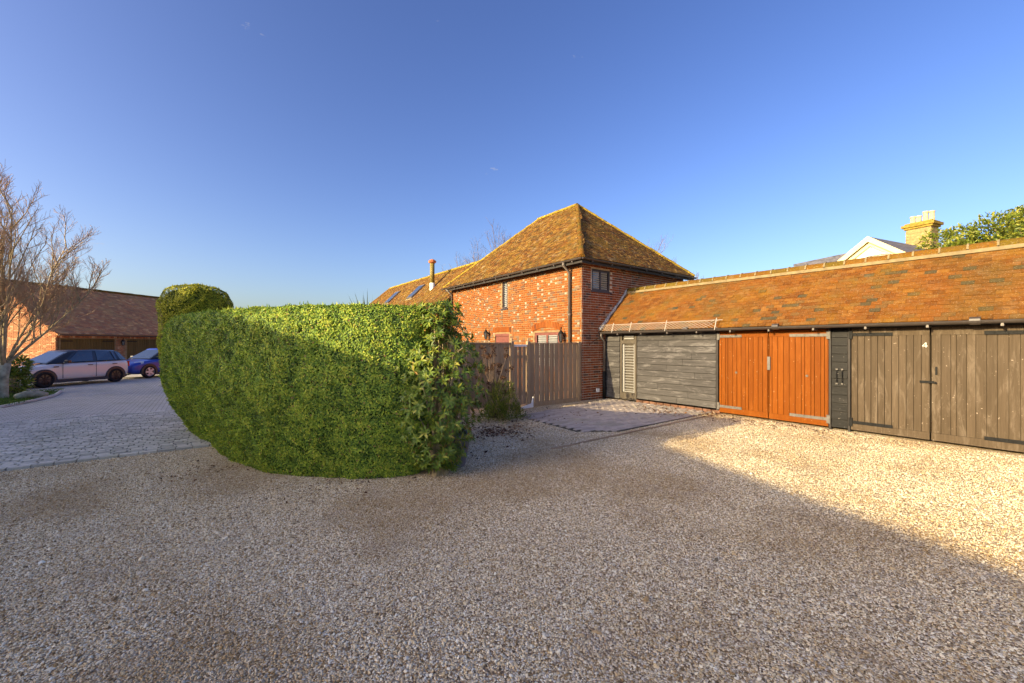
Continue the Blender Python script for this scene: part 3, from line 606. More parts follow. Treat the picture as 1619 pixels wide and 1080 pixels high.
tag(MB().lathe((-2.96, -.68, 0), [(.075, 0), (.07, .2), (.065, .34), (.05, .36)], 9).build('wooden_stump', M_fence), 'short wooden stump post standing before the fence', 'post')

# ------------------------------------------------------------------ hedge and shrubs
def blob(name_p, outline, H, under, cap_r, label, cat, mat, nleaf, lsize, name, ridges=0., lump=.05, topflat=.0, overhang=0.):
    """clipped bush: closed outline (site coords), vertical profile, leaves over the skin"""
    P = np.array([(p.x, p.y) for p in outline]); m = len(P); K = 96; t = np.linspace(0, m, K, endpoint=False)
    def cr(tt):
        i = np.floor(tt).astype(int); f = (tt - i)[:, None]; p0, p1, p2, p3 = (P[(i + d) % m] for d in (-1, 0, 1, 2))
        return .5 * (2 * p1 + (p2 - p0) * f + (2 * p0 - 5 * p1 + 4 * p2 - p3) * f ** 2 + (3 * p1 - p0 - 3 * p2 + p3) * f ** 3)
    base = cr(t); tan = np.roll(base, -1, 0) - np.roll(base, 1, 0); nor = np.stack([tan[:, 1], -tan[:, 0]], 1); nor /= np.linalg.norm(nor, axis=1, keepdims=True)
    cen = base.mean(0)
    if ((base - cen) * nor).sum() < 0: nor = -nor
    zs = np.concatenate([np.linspace(0, H - cap_r, 15), H - cap_r + cap_r * np.sin(np.linspace(0, math.pi / 2, 7)[1:])])
    rows = []; crow = []
    lx = .8015 * (base[:, 0] + 9.17) - .598 * (base[:, 1] + 8.75); und = under * (1 + overhang * np.clip((-3.3 - lx) / 2.6, 0, 1))
    ph = RNG.uniform(0, 6, 6)
    for z in zs:
        off = -und * max(0, 1 - z / (H * .62)) ** 1.6
        if z > H - cap_r: off -= cap_r * (1 - math.sqrt(max(0, 1 - ((z - H + cap_r) / cap_r) ** 2)))
        off = off - .10 * (z / H) ** 2
        lumpv = lump * (np.sin(t * 1.9 + ph[0] + z * 1.3) + .7 * np.sin(t * 3.7 + ph[1] - z * 2.1) + .5 * np.sin(t * 6.3 + ph[2] + z * 3.4)) + ridges * math.sin(z * 26)
        rows.append(np.concatenate([base + nor * (off + lumpv)[:, None], np.full((K, 1), z)], 1)); crow.append(np.concatenate([base + nor * (off + lumpv - .075)[:, None], np.full((K, 1), max(0, z - .07 * (z > H - cap_r)))], 1))
    last = rows[-1]
    for s in (.8, .55, .3, .1):
        q = last.copy(); q[:, :2] = cen + (last[:, :2] - cen) * s; q[:, 2] = H + topflat * (1 - s) + .02 * np.sin(t * 2.3 + ph[3] + s * 9); rows.append(q); q = q.copy(); q[:, 2] -= .075; crow.append(q)
    G = np.stack(rows); nr = len(rows); V = G.reshape(-1, 3)
    ii, jj = np.meshgrid(np.arange(nr - 1), np.arange(K), indexing='ij'); j2 = (jj + 1) % K
    F = np.stack([ii * K + jj, ii * K + j2, (ii + 1) * K + j2, (ii + 1) * K + jj], -1).reshape(-1, 4)
    e = empty(name, (*cen, 0), label, cat)
    core = np.stack(crow).reshape(-1, 3)
    np_mesh('inner_growth', core, F, np.zeros(len(F)), M_soil, e)
    q = V[F]; n1 = np.cross(q[:, 2] - q[:, 0], q[:, 3] - q[:, 1]); ar = np.linalg.norm(n1, axis=1) / 2; n1 /= (2 * ar[:, None] + 1e-9)
    ctr = q.mean(1)
    if ((ctr - np.array([*cen, H / 2])) * n1).sum() < 0: n1 = -n1
    wgt = ar * np.where(((np.array(CAM) - ctr) * n1).sum(1) > -.5, 1, .25); idx = RNG.choice(len(F), nleaf, p=wgt / wgt.sum())
    a, b = RNG.random(nleaf)[:, None], RNG.random(nleaf)[:, None]; qq = q[idx]
    Pt = (qq[:, 0] * (1 - a) + qq[:, 1] * a) * (1 - b) + (qq[:, 3] * (1 - a) + qq[:, 2] * a) * b; Nn = n1[idx]
    clump = np.zeros(nleaf)
    for kk in range(14):
        dv = RNG.normal(0, 1, 3); dv /= np.linalg.norm(dv); clump += np.sin(Pt @ dv * RNG.uniform(10, 48) + RNG.uniform(0, 6.28))
    clump = clump / 2.6
    Pt = Pt + Nn * (RNG.uniform(-.014, .006, nleaf) + .008 * clump)[:, None]
    N0 = Nn - np.array(sun_travel) * .35 + RNG.normal(0, .33, (nleaf, 3)); N0 /= np.linalg.norm(N0, axis=1, keepdims=True)      # leaves turn towards the light
    D = RNG.normal(0, .7, (nleaf, 3)) + np.array([0, 0, .3]); D -= N0 * (D * N0).sum(1, keepdims=True)
    L = RNG.uniform(.7, 1.3, nleaf) * lsize
    rnd = np.clip(.47 + .10 * clump + RNG.normal(0, .29, nleaf), 0, .95); rnd[RNG.random(nleaf) < .012] = 1.0
    tag(leaf_mesh('foliage', Pt - D * .01, D, N0, L, L * .55, rnd, mat, e), kind='stuff')
    k = nleaf // 60; ii_ = RNG.choice(nleaf, k); Dx = Nn[ii_] * .9 + RNG.normal(0, .4, (k, 3)) + np.array([0, 0, .4])
    tag(leaf_mesh('stray_shoots', Pt[ii_], Dx, RNG.normal(0, 1, (k, 3)), RNG.uniform(.03, .075, k), .016, np.clip(rnd[ii_] + .15, 0, .95), mat, e), kind='stuff'); return e
out = [W(-1.05, 5.42), W(-1.6, 5.10), W(-2.4, 5.08), W(-3.2, 5.25), W(-4.0, 5.62), W(-4.7, 6.05), W(-5.6, 6.75), W(-6.45, 7.5), W(-6.85, 8.2), W(-6.5, 8.9), W(-5.4, 8.7), W(-4.2, 7.6), W(-2.8, 6.7), W(-1.6, 6.5), W(-1.0, 6.1)]
blob('hedge', out, 2.25, .26, .26, 'large clipped green hedge bulging over the gravel in the middle of the yard', 'hedge', M_hedge, 250000, .032, 'clipped_hedge', 0., .018, 0., 1.1)
c = W(-7.35, 9.6); out = [c + Vector((math.cos(a) * .74, math.sin(a) * .72, 0)) for a in [2 * math.pi * k / 10 for k in range(10)]]
blob('topiary', out, 3.08, .50, .38, 'tall rounded topiary dome rising behind the left end of the hedge', 'topiary', M_topiary, 42000, .036, 'topiary_dome', .03, .02, .05)

# leafy evergreen shrub at the hedge end
def big_leaf_shrub(name, label, cat, pts, L, mat, nind, per=7, stem_from=None, outward=None):
    e = empty(name, stem_from, label, cat); st = MB(); leaves = []
    for p in pts:
        p = Vector(p); o = (p - outward(p)).normalized(); base = p - o * .12
        if random.random() < .10: st.tube([Vector(stem_from) + Vector((random.uniform(-.1, .1), random.uniform(-.1, .1), 0)), (Vector(stem_from) + base) / 2 + Vector((0, 0, .15)), base, p], [.016, .012, .007, .004], 5, False)
        x = o.orthogonal().normalized(); y = o.cross(x); a0 = random.random() * 6
        for k in range(per):
            a = a0 + 2 * math.pi * k / per + random.gauss(0, .2); tl = random.uniform(.25, 1.0)
            d = (x * math.cos(a) + y * math.sin(a)) + o * tl + Vector((0, 0, -.25)); leaves.append((p, d.normalized(), o, L * random.uniform(.7, 1.2), min(.98, max(0, random.gauss(.5, .22)))))
        if random.random() < .3: leaves += [(p, (o + x * .4).normalized(), x.cross(o), L * .55, 1.0), (p, (o - x * .4).normalized(), x.cross(o), L * .5, 1.0)]
    st.build('stem', M_bark, e)
    leaves.sort(key=lambda q: (q[0] - CAM).length); cache = {}
    Pinv = wm(e).inverted()
    for (p, d, nrm, l, r) in leaves[:nind]:
        key = int(r * 7.99)
        if key not in cache:
            mb = MB(); sec = [(0, 0.02, 0), (.25, .10, .01), (.5, .15, 0), (.75, .12, -.05), (1, .01, -.14)]
            vs = []
            for (u, wv, zz) in sec: vs += [(u, -wv, zz + wv * .35), (u, 0, zz), (u, wv, zz + wv * .35)]
            fs = []
            for i in range(4): fs += [(i * 3, i * 3 + 1, i * 3 + 4, i * 3 + 3), (i * 3 + 1, i * 3 + 2, i * 3 + 5, i * 3 + 4)]
            me = bpy.data.meshes.new('leaf'); me.from_pydata(vs, [], fs); me.attributes.new('rnd', 'FLOAT', 'FACE').data.foreach_set('value', [(key + .5) / 8] * len(fs)); me.materials.append(mat); me.polygons.foreach_set('use_smooth', [True] * len(fs)); cache[key] = me
        o = bpy.data.objects.new('leaf', cache[key]); COL.objects.link(o); n_ = (nrm - d * nrm.dot(d)).normalized(); s = n_.cross(d)
        o.matrix_basis = Matrix.Translation(p) @ (Matrix((d, s, n_)).transposed() * l).to_4x4(); o.parent = e; o.matrix_parent_inverse = Pinv
    q = leaves[nind:]
    if q: tag(leaf_mesh('foliage', np.array([l[0] for l in q]), np.array([l[1] for l in q]), np.array([l[2] for l in q]), np.array([l[3] for l in q]), np.array([l[3] * .3 for l in q]), np.array([l[4] for l in q]), mat, e), kind='stuff')
    return e
ctr = W(-.98, 5.52); pts = []
while len(pts) < 950:
    z = random.uniform(.08, 2.28); a = random.uniform(0, 2 * math.pi); rr = (.50 + .14 * math.sin(z * 2.2 - .4)) * (1 if z < 1.9 else .8) * min(1, .5 + z * .55) * random.uniform(.3, 1.05)
    p = ctr + Vector((math.cos(a) * rr, math.sin(a) * rr, z)); xc = .8015 * (p.x + 9.17) - .598 * (p.y + 8.75); yc = .598 * (p.x + 9.17) + .8015 * (p.y + 8.75)
    if xc / yc < -.30 or yc > 5.9: continue
    pts.append(p)
big_leaf_shrub('rhododendron', 'glossy broad-leaved evergreen shrub growing at the hedge end', 'shrub', pts, .088, M_rhodo, 300, 8, ctr, lambda p: Vector((ctr.x, ctr.y, p.z - .25)))
pc = W(-.86, 5.88)
po = tag(MB().lathe(pc, [(.17, 0), (.19, .02), (.27, .44), (.29, .44), (.29, .48), (.26, .48), (.24, .40)], 24).build('plant_pot', M_plastic, None, True), 'tapered grey plastic plant pot half hidden by the glossy shrub', 'pot')

# dried hydrangea, small green shrub and litter by the fence
hyd = empty('dried_hydrangea', (-3.75, -.75, 0), 'leggy shrub with dark dried flower heads against the fence', 'shrub'); stm = MB()
for i in range(44):
    a = random.random() * 6.28; tip = Vector((-3.65 + math.cos(a) * random.uniform(.1, .55), -.7 + math.sin(a) * random.uniform(.1, .45), random.uniform(.6, 1.7)))
    b0 = Vector((-3.75 + random.uniform(-.08, .08), -.75 + random.uniform(-.08, .08), 0)); stm.tube([b0, (b0 + tip) / 2 + Vector((0, 0, .15)), tip], [.010, .007, .004], 5, False)
    n = 26; q = RNG.normal(0, 1, (n, 3)); q /= np.linalg.norm(q, axis=1, keepdims=True)
    leaf_mesh('flower_head', np.array(tip) + q * .025 * np.array([1, 1, .7]), q, RNG.normal(0, 1, (n, 3)), random.uniform(.035, .06), .028, RNG.uniform(0, .35, n), M_dry, hyd)
stm.build('stem', M_twig, hyd)
n = 2600; th = RNG.uniform(0, 6.28, n); rr = RNG.random(n) ** .5; zz = RNG.random(n); wid = .5 * (1 - .5 * zz) * (1 + .35 * np.sin(th * 3) * np.sin(th * 5 + 1))
P = np.stack([-3.75 + np.cos(th) * rr * wid, -1.15 + np.sin(th) * rr * wid * .9, 0.04 + zz * (.55 + .3 * np.sin(th * 4))], 1); D = P - np.array([-3.75, -1.15, -.1]) + RNG.normal(0, .25, (n, 3))
sh = empty('fence_shrub', (-3.75, -1.15, 0), 'low bushy green shrub at the foot of the fence', 'shrub')
tag(leaf_mesh('foliage', P, D, RNG.normal(0, 1, (n, 3)), RNG.uniform(.05, .11, n), .016, RNG.random(n), M_ever, sh), kind='stuff')
m = MB()
for i in range(14): a = random.random() * 6.28; m.tube([(-3.75, -1.15, 0), (-3.75 + .3 * math.cos(a), -1.15 + .3 * math.sin(a), .5)], [.01, .004], 5, False)
m.build('stem', M_bark2, sh)
def litter(name, label, spots, n, size=.055):
    P = []
    for (x, y, sx, sy, wgt) in spots:
        k = int(n * wgt); P.append(np.stack([RNG.normal(x, sx, k), RNG.normal(y, sy, k), RNG.uniform(.022, .045, k)], 1))
    P = np.concatenate(P); P = P[P[:, 0] < 1.0]; k = len(P); D = np.stack([RNG.normal(0, 1, k), RNG.normal(0, 1, k), RNG.normal(0, .25, k)], 1)
    tag(leaf_mesh(name, P, D, np.stack([RNG.normal(0, .4, k), RNG.normal(0, .4, k), np.ones(k)], 1), RNG.uniform(.6, 1.4, k) * size, RNG.uniform(.4, .8, k) * size, RNG.random(k) ** 1.3, M_dry), label, 'leaves', None, 'stuff')
litter('fallen_leaves', 'brown fallen leaves scattered over paving and gravel', [(-4.6, -2.1, .35, .3, .42), (.3, -2.6, .35, .5, .2), (.75, -3.7, .25, .3, .08), (.6, -5.0, .25, 1.1, .14), (-1.5, -1.6, 1.2, .5, .06), (-3.2, -1.6, .4, .4, .06), (-6.6, -3.3, .5, .3, .04)], 900, .065)
litter('hedge_litter', 'brown leaf litter along the foot of the hedge', [(W(-2.2, 5.02).x, W(-2.2, 5.02).y, .45, .3, .4), (W(-4.2, 5.75).x, W(-4.2, 5.75).y, .5, .4, .6)], 200, .04)
# cordyline behind the hedge
cp = W(-4.0, 11.5); cd = empty('cordyline', cp, 'spiky palm-like plant showing above the hedge top', 'plant')
MB().tube([cp, cp + Vector((0, 0, 2.0))], .07, 8).build('trunk', M_bark, cd)
cp2 = cp + W(1.1, 0) - W(0, 0); MB().tube([cp, (cp + cp2) / 2 + Vector((0, 0, .9)), cp2 + Vector((0, 0, 1.75))], [.06, .06, .05], 8).build('trunk', M_bark, cd)
for (b0, nb, ln) in ((cp + Vector((0, 0, 2.0)), 70, 1.25), (cp2 + Vector((0, 0, 1.75)), 50, 1.1)):
    d = RNG.normal(0, 1, (nb, 3)); d[:, 2] = np.abs(d[:, 2]) * 1.2 + .15
    leaf_mesh('frond', np.tile(np.array(b0), (nb, 1)), d, RNG.normal(0, 1, (nb, 3)), RNG.uniform(.8, 1.05, nb) * ln, .05, RNG.random(nb), M_blade, cd, .1, .06)

# ------------------------------------------------------------------ trees
def bare_tree(name, base, label, spec, trunk_h, trunk_r, height, spread, seed, tm, bm, lean=(0, 0), cat='tree', group=None, dens=1.0, twm=None):
    rs = random.Random(seed); e = empty(name, base, label, cat, group); base = Vector(base)
    top = base + Vector((lean[0], lean[1], trunk_h)); MB().tube([base + Vector((0, 0, -.05)), base.lerp(top, .15), base.lerp(top, .6) + Vector((rs.uniform(-.05, .05), rs.uniform(-.05, .05), 0)), top], [trunk_r * 1.35, trunk_r * 1.05, trunk_r * .95, trunk_r * .9], 10).build('trunk', tm, e, True)
    limb = MB(); tw = MB()
    def grow(p, d, l, r, lev):
        n = 4 if lev < 3 else 2; pts = [p]; q = p; dd = d.copy()
        for i in range(n):
            dd = (dd + Vector((rs.gauss(0, .10), rs.gauss(0, .10), .13 + rs.gauss(0, .05)))).normalized(); q = q + dd * l / n; pts.append(q)
        (limb if lev < 2 else tw).tube(pts, [max(.0032, r * (1 - .7 * i / n)) for i in range(n + 1)], 6 if lev < 2 else 3, False)
        if lev >= spec['levels']: return
        k = max(2, int(spec['kids'][lev] * dens))
        for i in range(k):
            f = .22 + .78 * (i + rs.random()) / k; j = min(n - 1, int(f * n)); s = pts[j].lerp(pts[j + 1], f * n - j)
            ax = Vector((rs.gauss(0, 1), rs.gauss(0, 1), rs.gauss(0, .5))); ax = (ax - dd * ax.dot(dd)).normalized(); ang = rs.uniform(.35, .85)
            nd = (dd * math.cos(ang) + ax * math.sin(ang)).normalized(); grow(s, nd, l * spec['ratio'][lev] * rs.uniform(.7, 1.15) * (1.15 - .5 * f), r * .42, lev + 1)
    for i in range(spec['limbs']):
        a = 2 * math.pi * (i + rs.random() * .6) / spec['limbs']; tilt = rs.uniform(.15, 1) * spread
        d = Vector((math.cos(a) * math.sin(tilt), math.sin(a) * math.sin(tilt), math.cos(tilt)))
        grow(base.lerp(top, rs.uniform(.75, 1.)), d, (height - trunk_h) * rs.uniform(.75, 1.0) * (1 - .3 * tilt), trunk_r * .29, 0)
    limb.build('limbs', bm, e, True); tw.build('crown', twm or M_bark2, e); return e
tb = W(-15.95, 12.8)
bare_tree('bare_tree', tb, 'leafless many-stemmed tree with dense upright twigs beside the parked cars', dict(limbs=11, levels=3, kids=(14, 9, 8), ratio=(.40, .48, .52)), 1.15, .16, 6.7, .92, 3, M_trunk, M_bark, (.1, .0))
sp2 = dict(limbs=9, levels=3, kids=(9, 7, 5), ratio=(.45, .5, .5))
for (px, yc, ht, seed, lb) in ((795, 38, 11.4, 5, 'bare tree crown showing above the barn roof behind the brick house'), (752, 40, 9.9, 6, 'smaller bare treetop behind the barn roof near the flue'), (715, 42, 8.6, 8, 'sparse bare treetop farthest along the barn roof ridge'), (1003, 34, 10.4, 9, 'bare twig tops rising behind the hipped roof slope'), (1062, 34, 8.0, 12, 'thin bare twigs beyond the end of the hipped roof')):
    bare_tree('bare_tree', W((px - 810) / 650 * yc, yc), lb, sp2, 2.5, .2, ht, .6, seed, M_twig, M_twig, group='bare trees behind the roofs', twm=M_twig)
def leafy(name, base, label, crown, n, L, mat, trunk_h, cat='tree'):
    e = empty(name, base, label, cat); base = Vector(base); tr = MB().tube([base, base + Vector((0, 0, trunk_h))], [.16, .1], 8)
    P = []; Dd_ = []
    for (c, r, wgt) in crown:
        k = int(n * wgt); q = RNG.normal(0, 1, (k, 3)); q /= np.linalg.norm(q, axis=1, keepdims=True); rad = RNG.uniform(.55, 1.08, k)[:, None]
        P.append(np.array(base + Vector(c)) + q * rad * np.array(r)); Dd_.append(q + RNG.normal(0, .5, (k, 3)))
        tr.tube([base + Vector((0, 0, trunk_h * .8)), base + Vector(c)], [.07, .02], 6)
    P = np.concatenate(P); D = np.concatenate(Dd_); k = P[:, 2] > .05; P, D = P[k], D[k]; m = len(P)
    tr.build('trunk', M_bark, e); Ls = RNG.uniform(.7, 1.3, m) * L
    tag(leaf_mesh('crown', P, D, RNG.normal(0, 1, (m, 3)), Ls, Ls * .45, RNG.random(m), mat, e), kind='stuff'); return e
crown = []
for i in range(46): crown.append(((random.uniform(-1.6, 9.5), random.uniform(-2, 2), 0), None, 0))
eb = W(16.5, 13.0); cr_ = []; vx = (W(1, 0) - W(0, 0)); vy = (W(0, 1) - W(0, 0))
for i in range(60):
    s = random.uniform(-2.3, 7.5); top = 5.35 + .26 * (s + 3) + random.uniform(-.2, .15); rr = random.uniform(.35, .65)
    off = vx * s + vy * random.uniform(-.8, 1.6); cr_.append(((off.x, off.y, top - rr - random.choice((0, 0, .5, 1.1))), (rr, rr, rr * .85), 1 / 60))
leafy('evergreen_tree', eb, 'dense evergreen tree crown rising behind the garage roof', cr_, 42000, .11, M_ever, 4.0)
lb_ = W(-16.95, 13.95); leafy('laurel_bush', lb_, 'dark laurel bush behind the bare tree trunk', [((0, 0, .45), (.42, .42, .45), .6), ((.1, .1, .95), (.3, .3, .35), .4)], 1800, .11, M_rhodo, .6, 'bush')
lg = W(-15.0, 12.8, .13); tag(MB().tube([lg + Vector((-.25, -.18, 0)), lg + Vector((-.1, 0, .03)), lg + Vector((.12, .1, .02)), lg + Vector((.33, .2, -.02))], [.08, .12, .13, .07], 9).build('mossy_log', M_trunk, None, True), 'dark mossy log lying on the lawn patch', 'log')

# ------------------------------------------------------------------ brick garage block across the courtyard
dL = Vector((.68, .733, 0)).normalized(); nL = Vector((dL.y, -dL.x, 0)); P0 = W(-24.4, 22.0)          # wall runs along dL, faces nL
blk = empty('brick_garage_block', P0 + dL * 5 - nL * 3, 'low brick garage block with brown doors across the courtyard', 'garage')
LL = 12.0; EZ = 2.28; DW = 6.4; RZL = 5.15
hl_ = [(.15, 2.95, 0, 2.02), (3.65, 6.5, 0, 2.02), (7.2, 10.0, 0, 2.02)]
m = MB(); wall_core(m, P0, dL, nL, LL, 0, EZ, hl_); fw_ = m.build('front_wall', M_mortar, blk)
pieces('brick', brick_items(P0, dL, nL, LL, 0, EZ - .24, hl_, 0), M_brick3, fw_, 40, lambda c: c.z > 1, 'bricks')
for i in range(int(LL / .085)):
    if i < 84: MB().box(P0 + dL * (i * .085 + .04) + nL * .012 + Z_ * (EZ - .12), (.073, .03, .2), rotz(math.atan2(dL.y, dL.x)), random.random()).build('soldier_brick', M_brick3, fw_)
for (a, b, c_, d_) in hl_:
    o = MB().box(P0 + dL * (a + b) / 2 - nL * .08 + Z_ * 1.0, (b - a, .04, 2.02), rotz(math.atan2(dL.y, dL.x))).build('garage_door', M_ddoor, blk); k = int((b - a) / .14)
    for i in range(k): MB().box(P0 + dL * (a + (i + .5) * (b - a) / k) - nL * .05 + Z_ * 1.0, ((b - a) / k - .012, .02, 2.0), rotz(math.atan2(dL.y, dL.x)), random.random()).build('plank', M_ddoor, o)
    for i in (0, 1): MB().box(P0 + dL * (a + .35 + i * (b - a - .7)) - nL * .032 + Z_ * 1.88, (.6, .012, .05), rotz(math.atan2(dL.y, dL.x))).build('strap_hinge', M_iron, o)
G0 = P0 - nL * .0; gN = -dL
m = MB().prism([P0, P0 - nL * DW, P0 - nL * DW + Z_ * EZ, P0 - nL * DW / 2 + Z_ * (RZL - .1), P0 + Z_ * EZ], dL * .2); gw = m.build('gable_wall', M_mortar, blk)
pieces('brick', brick_items(P0 - nL * DW, nL, gN, DW, 0, 4.9, [], 0, 0, lambda s: EZ - .05 + (RZL - EZ) * (1 - abs(2 * s / DW - 1))), M_brick3, gw, 60, lambda c: True, 'bricks')
MB().prism([P0 - nL * DW + dL * .2, P0 - nL * (DW - .2) + dL * .2, P0 - nL * (DW - .2) + dL * .2 + Z_ * EZ, P0 - nL * DW + dL * .2 + Z_ * EZ], dL * LL).build('rear_wall', M_brick3, blk)
eo = .3; e0 = P0 + nL * eo - dL * .15 + Z_ * (EZ - .02); r0 = P0 - nL * DW / 2 - dL * .15 + Z_ * RZL; b0 = P0 - nL * (DW + eo) - dL * .15 + Z_ * (EZ - .02)
br_ = MB().prism([e0, r0, b0, b0 - Z_ * .1, r0 - Z_ * .12, e0 - Z_ * .1], dL * (LL + .3)).build('roof', M_tile_l, blk)
pieces('roof_tile', tile_items(e0 + dL * (LL + .3), -dL, r0 - e0, LL + .3, (r0 - e0).length, lambda e, u: True, .2, .13, .018), M_tile_l, br_, 60, None, 'roof_tiles')
ridge_run(r0, r0 + dL * (LL + .3), br_, M_ridge, .12, .4)
gutter('gutter', e0 + nL * .06 - Z_ * .03, e0 + nL * .06 - Z_ * .03 + dL * (LL + .3), blk, .06)
wall_lantern('wall_lantern', P0 + dL * 3.3 + Z_ * 1.78, nL, 'lantern on the brick pier between the brown garage doors')

# ------------------------------------------------------------------ white villa behind the garages
vc = W((1378 - 810) / 650 * 27, 27.0); villa = empty('white_villa', vc, 'white rendered villa gable with cream bargeboards, slate roof and chimney', 'house')
vx, vy = (W(1, 0) - W(0, 0)).normalized(), (W(0, 1) - W(0, 0)).normalized(); AZ = 1.75 + 168 / 650 * 27
vx, vy = (vx * math.cos(R(66)) - vy * math.sin(R(66))).normalized(), (vx * math.sin(R(66)) + vy * math.cos(R(66))).normalized()
def vp(a, d, z): return vc + vx * a + vy * d + Z_ * z
MB().prism([vp(-3.2, 0, 0), vp(3.2, 0, 0), vp(3.2, 0, AZ - 2.4), vp(0, 0, AZ - .15), vp(-3.2, 0, AZ - 2.4)], vy * 9).build('wall', M_white, villa)
MB().prism([vp(0, -.35, AZ), vp(-3.9, -.35, AZ - 2.9), vp(-3.9, -.35, AZ - 3.05), vp(0, -.35, AZ - .15)], vy * 10).prism([vp(0, -.35, AZ), vp(0, -.35, AZ - .15), vp(3.9, -.35, AZ - 3.05), vp(3.9, -.35, AZ - 2.9)], vy * 10).build('roof', M_slate, villa)
MB().prism([vp(0, -.42, AZ + .02), vp(-3.9, -.42, AZ - 2.88), vp(-3.9, -.42, AZ - 3.22), vp(0, -.42, AZ - .34)], vy * .06).prism([vp(0, -.425, AZ + .02), vp(0, -.425, AZ - .34), vp(3.9, -.425, AZ - 3.22), vp(3.9, -.425, AZ - 2.88)], vy * .06).build('bargeboard', M_cream, villa)
MB().prism([vp(0, -.2, AZ - .35), vp(-3.4, -.2, AZ - 2.9), vp(-3.4, -.2, AZ - 3.1), vp(0, -.2, AZ - .6)], vy * .2).prism([vp(0, -.205, AZ - .35), vp(0, -.205, AZ - .6), vp(3.4, -.205, AZ - 3.1), vp(3.4, -.205, AZ - 2.9)], vy * .2).build('eaves_moulding', M_cream, villa)
o = MB().prism([vp(-.1, -.06, AZ - 2.4), vp(.75, -.06, AZ - 2.4), vp(.75, -.06, AZ - 1.3), vp(-.1, -.06, AZ - 1.3)], vy * .055).build('window', M_white, villa); MB().prism([vp(.0, -.075, AZ - 2.3), vp(.65, -.075, AZ - 2.3), vp(.65, -.075, AZ - 1.38), vp(.0, -.075, AZ - 1.38)], vy * .012).build('pane', M_glass, o); MB().prism([vp(-.2, -.2, AZ - 1.25), vp(.85, -.2, AZ - 1.25), vp(.85, -.2, AZ - 1.18), vp(-.2, -.2, AZ - 1.18)], vy * .2).build('hood', M_white, o)
ra, rb = W((1255 - 810) / 650 * 33, 33, 8.1), W((1356 - 810) / 650 * 32, 32, 8.95); dn = W(-1, -3.2) - W(0, 0); MB().prism([ra, rb, rb + dn - Z_ * 2.4, ra + dn - Z_ * 2.4], (0, 0, -.15)).build('roof', M_slate, villa)
cp_ = vp(0.1, 6.3, 0); rot = rotz(math.atan2(vx.y, vx.x)); ctop = 9.95
ch = MB().box(cp_ + Z_ * (ctop - 1.6), (1.35, 1.0, 3.2), rot).build('chimney', M_stone, villa)
for i in range(7): MB().box(cp_ + Z_ * (ctop - 1.5 + i * .215), (1.40, 1.05, .19), rot, random.random()).build('stone_course', M_stone, ch)
MB().box(cp_ + Z_ * (ctop + .08), (1.58, 1.2, .14), rot).box(cp_ + Z_ * (ctop + .24), (1.8, 1.4, .18), rot).box(cp_ + Z_ * (ctop + .38), (1.5, 1.15, .12), rot).build('cap_stone', M_cap, ch)
for i, (a, hh) in enumerate(((-.5, .62), (-.17, .58), (.2, .8), (.54, .74))): MB().lathe(cp_ + vx * a + Z_ * (ctop + .4), [(.17, 0), (.155, .1), (.14, hh - .12), (.17, hh - .1), (.17, hh), (.12, hh)], 12).build('chimney_pot', M_pot, ch)

# ------------------------------------------------------------------ cars
def paint(name, col, metal=.3):
    b = NB(name, .35, .5, metal); b.set('Base Color', (*col, 1)); b.set('Coat Weight', .8); b.set('Coat Roughness', .04); return b.m
M_silver = paint('silver_car_paint', (.66, .64, .60), .15); M_blue = paint('blue_car_paint', (.015, .05, .36)); M_blackp = paint('black_car_trim', (.012, .012, .014), 0)
M_tyre = plain('tyre_rubber', (.02, .02, .021), .85, .2, var=.2, bump=.05); M_clad = plain('grey_cladding', (.055, .055, .06), .7, .3, var=.1, bump=.05)
M_rimd = plain('dark_rim', (.03, .03, .033), .35, .5, .6, .1); M_riml = plain('silver_hubcap', (.6, .6, .62), .35, .5, .5, .05); M_lamp = glass_mat('headlamp_glass', (.55, .58, .62), .1); M_lampring = plain('lamp_ring', (.8, .8, .82), .2, .6, .3, .02, bump=0); M_tail = plain('tail_lamp', (.35, .01, .01), .25, .6, var=.1, bump=0)
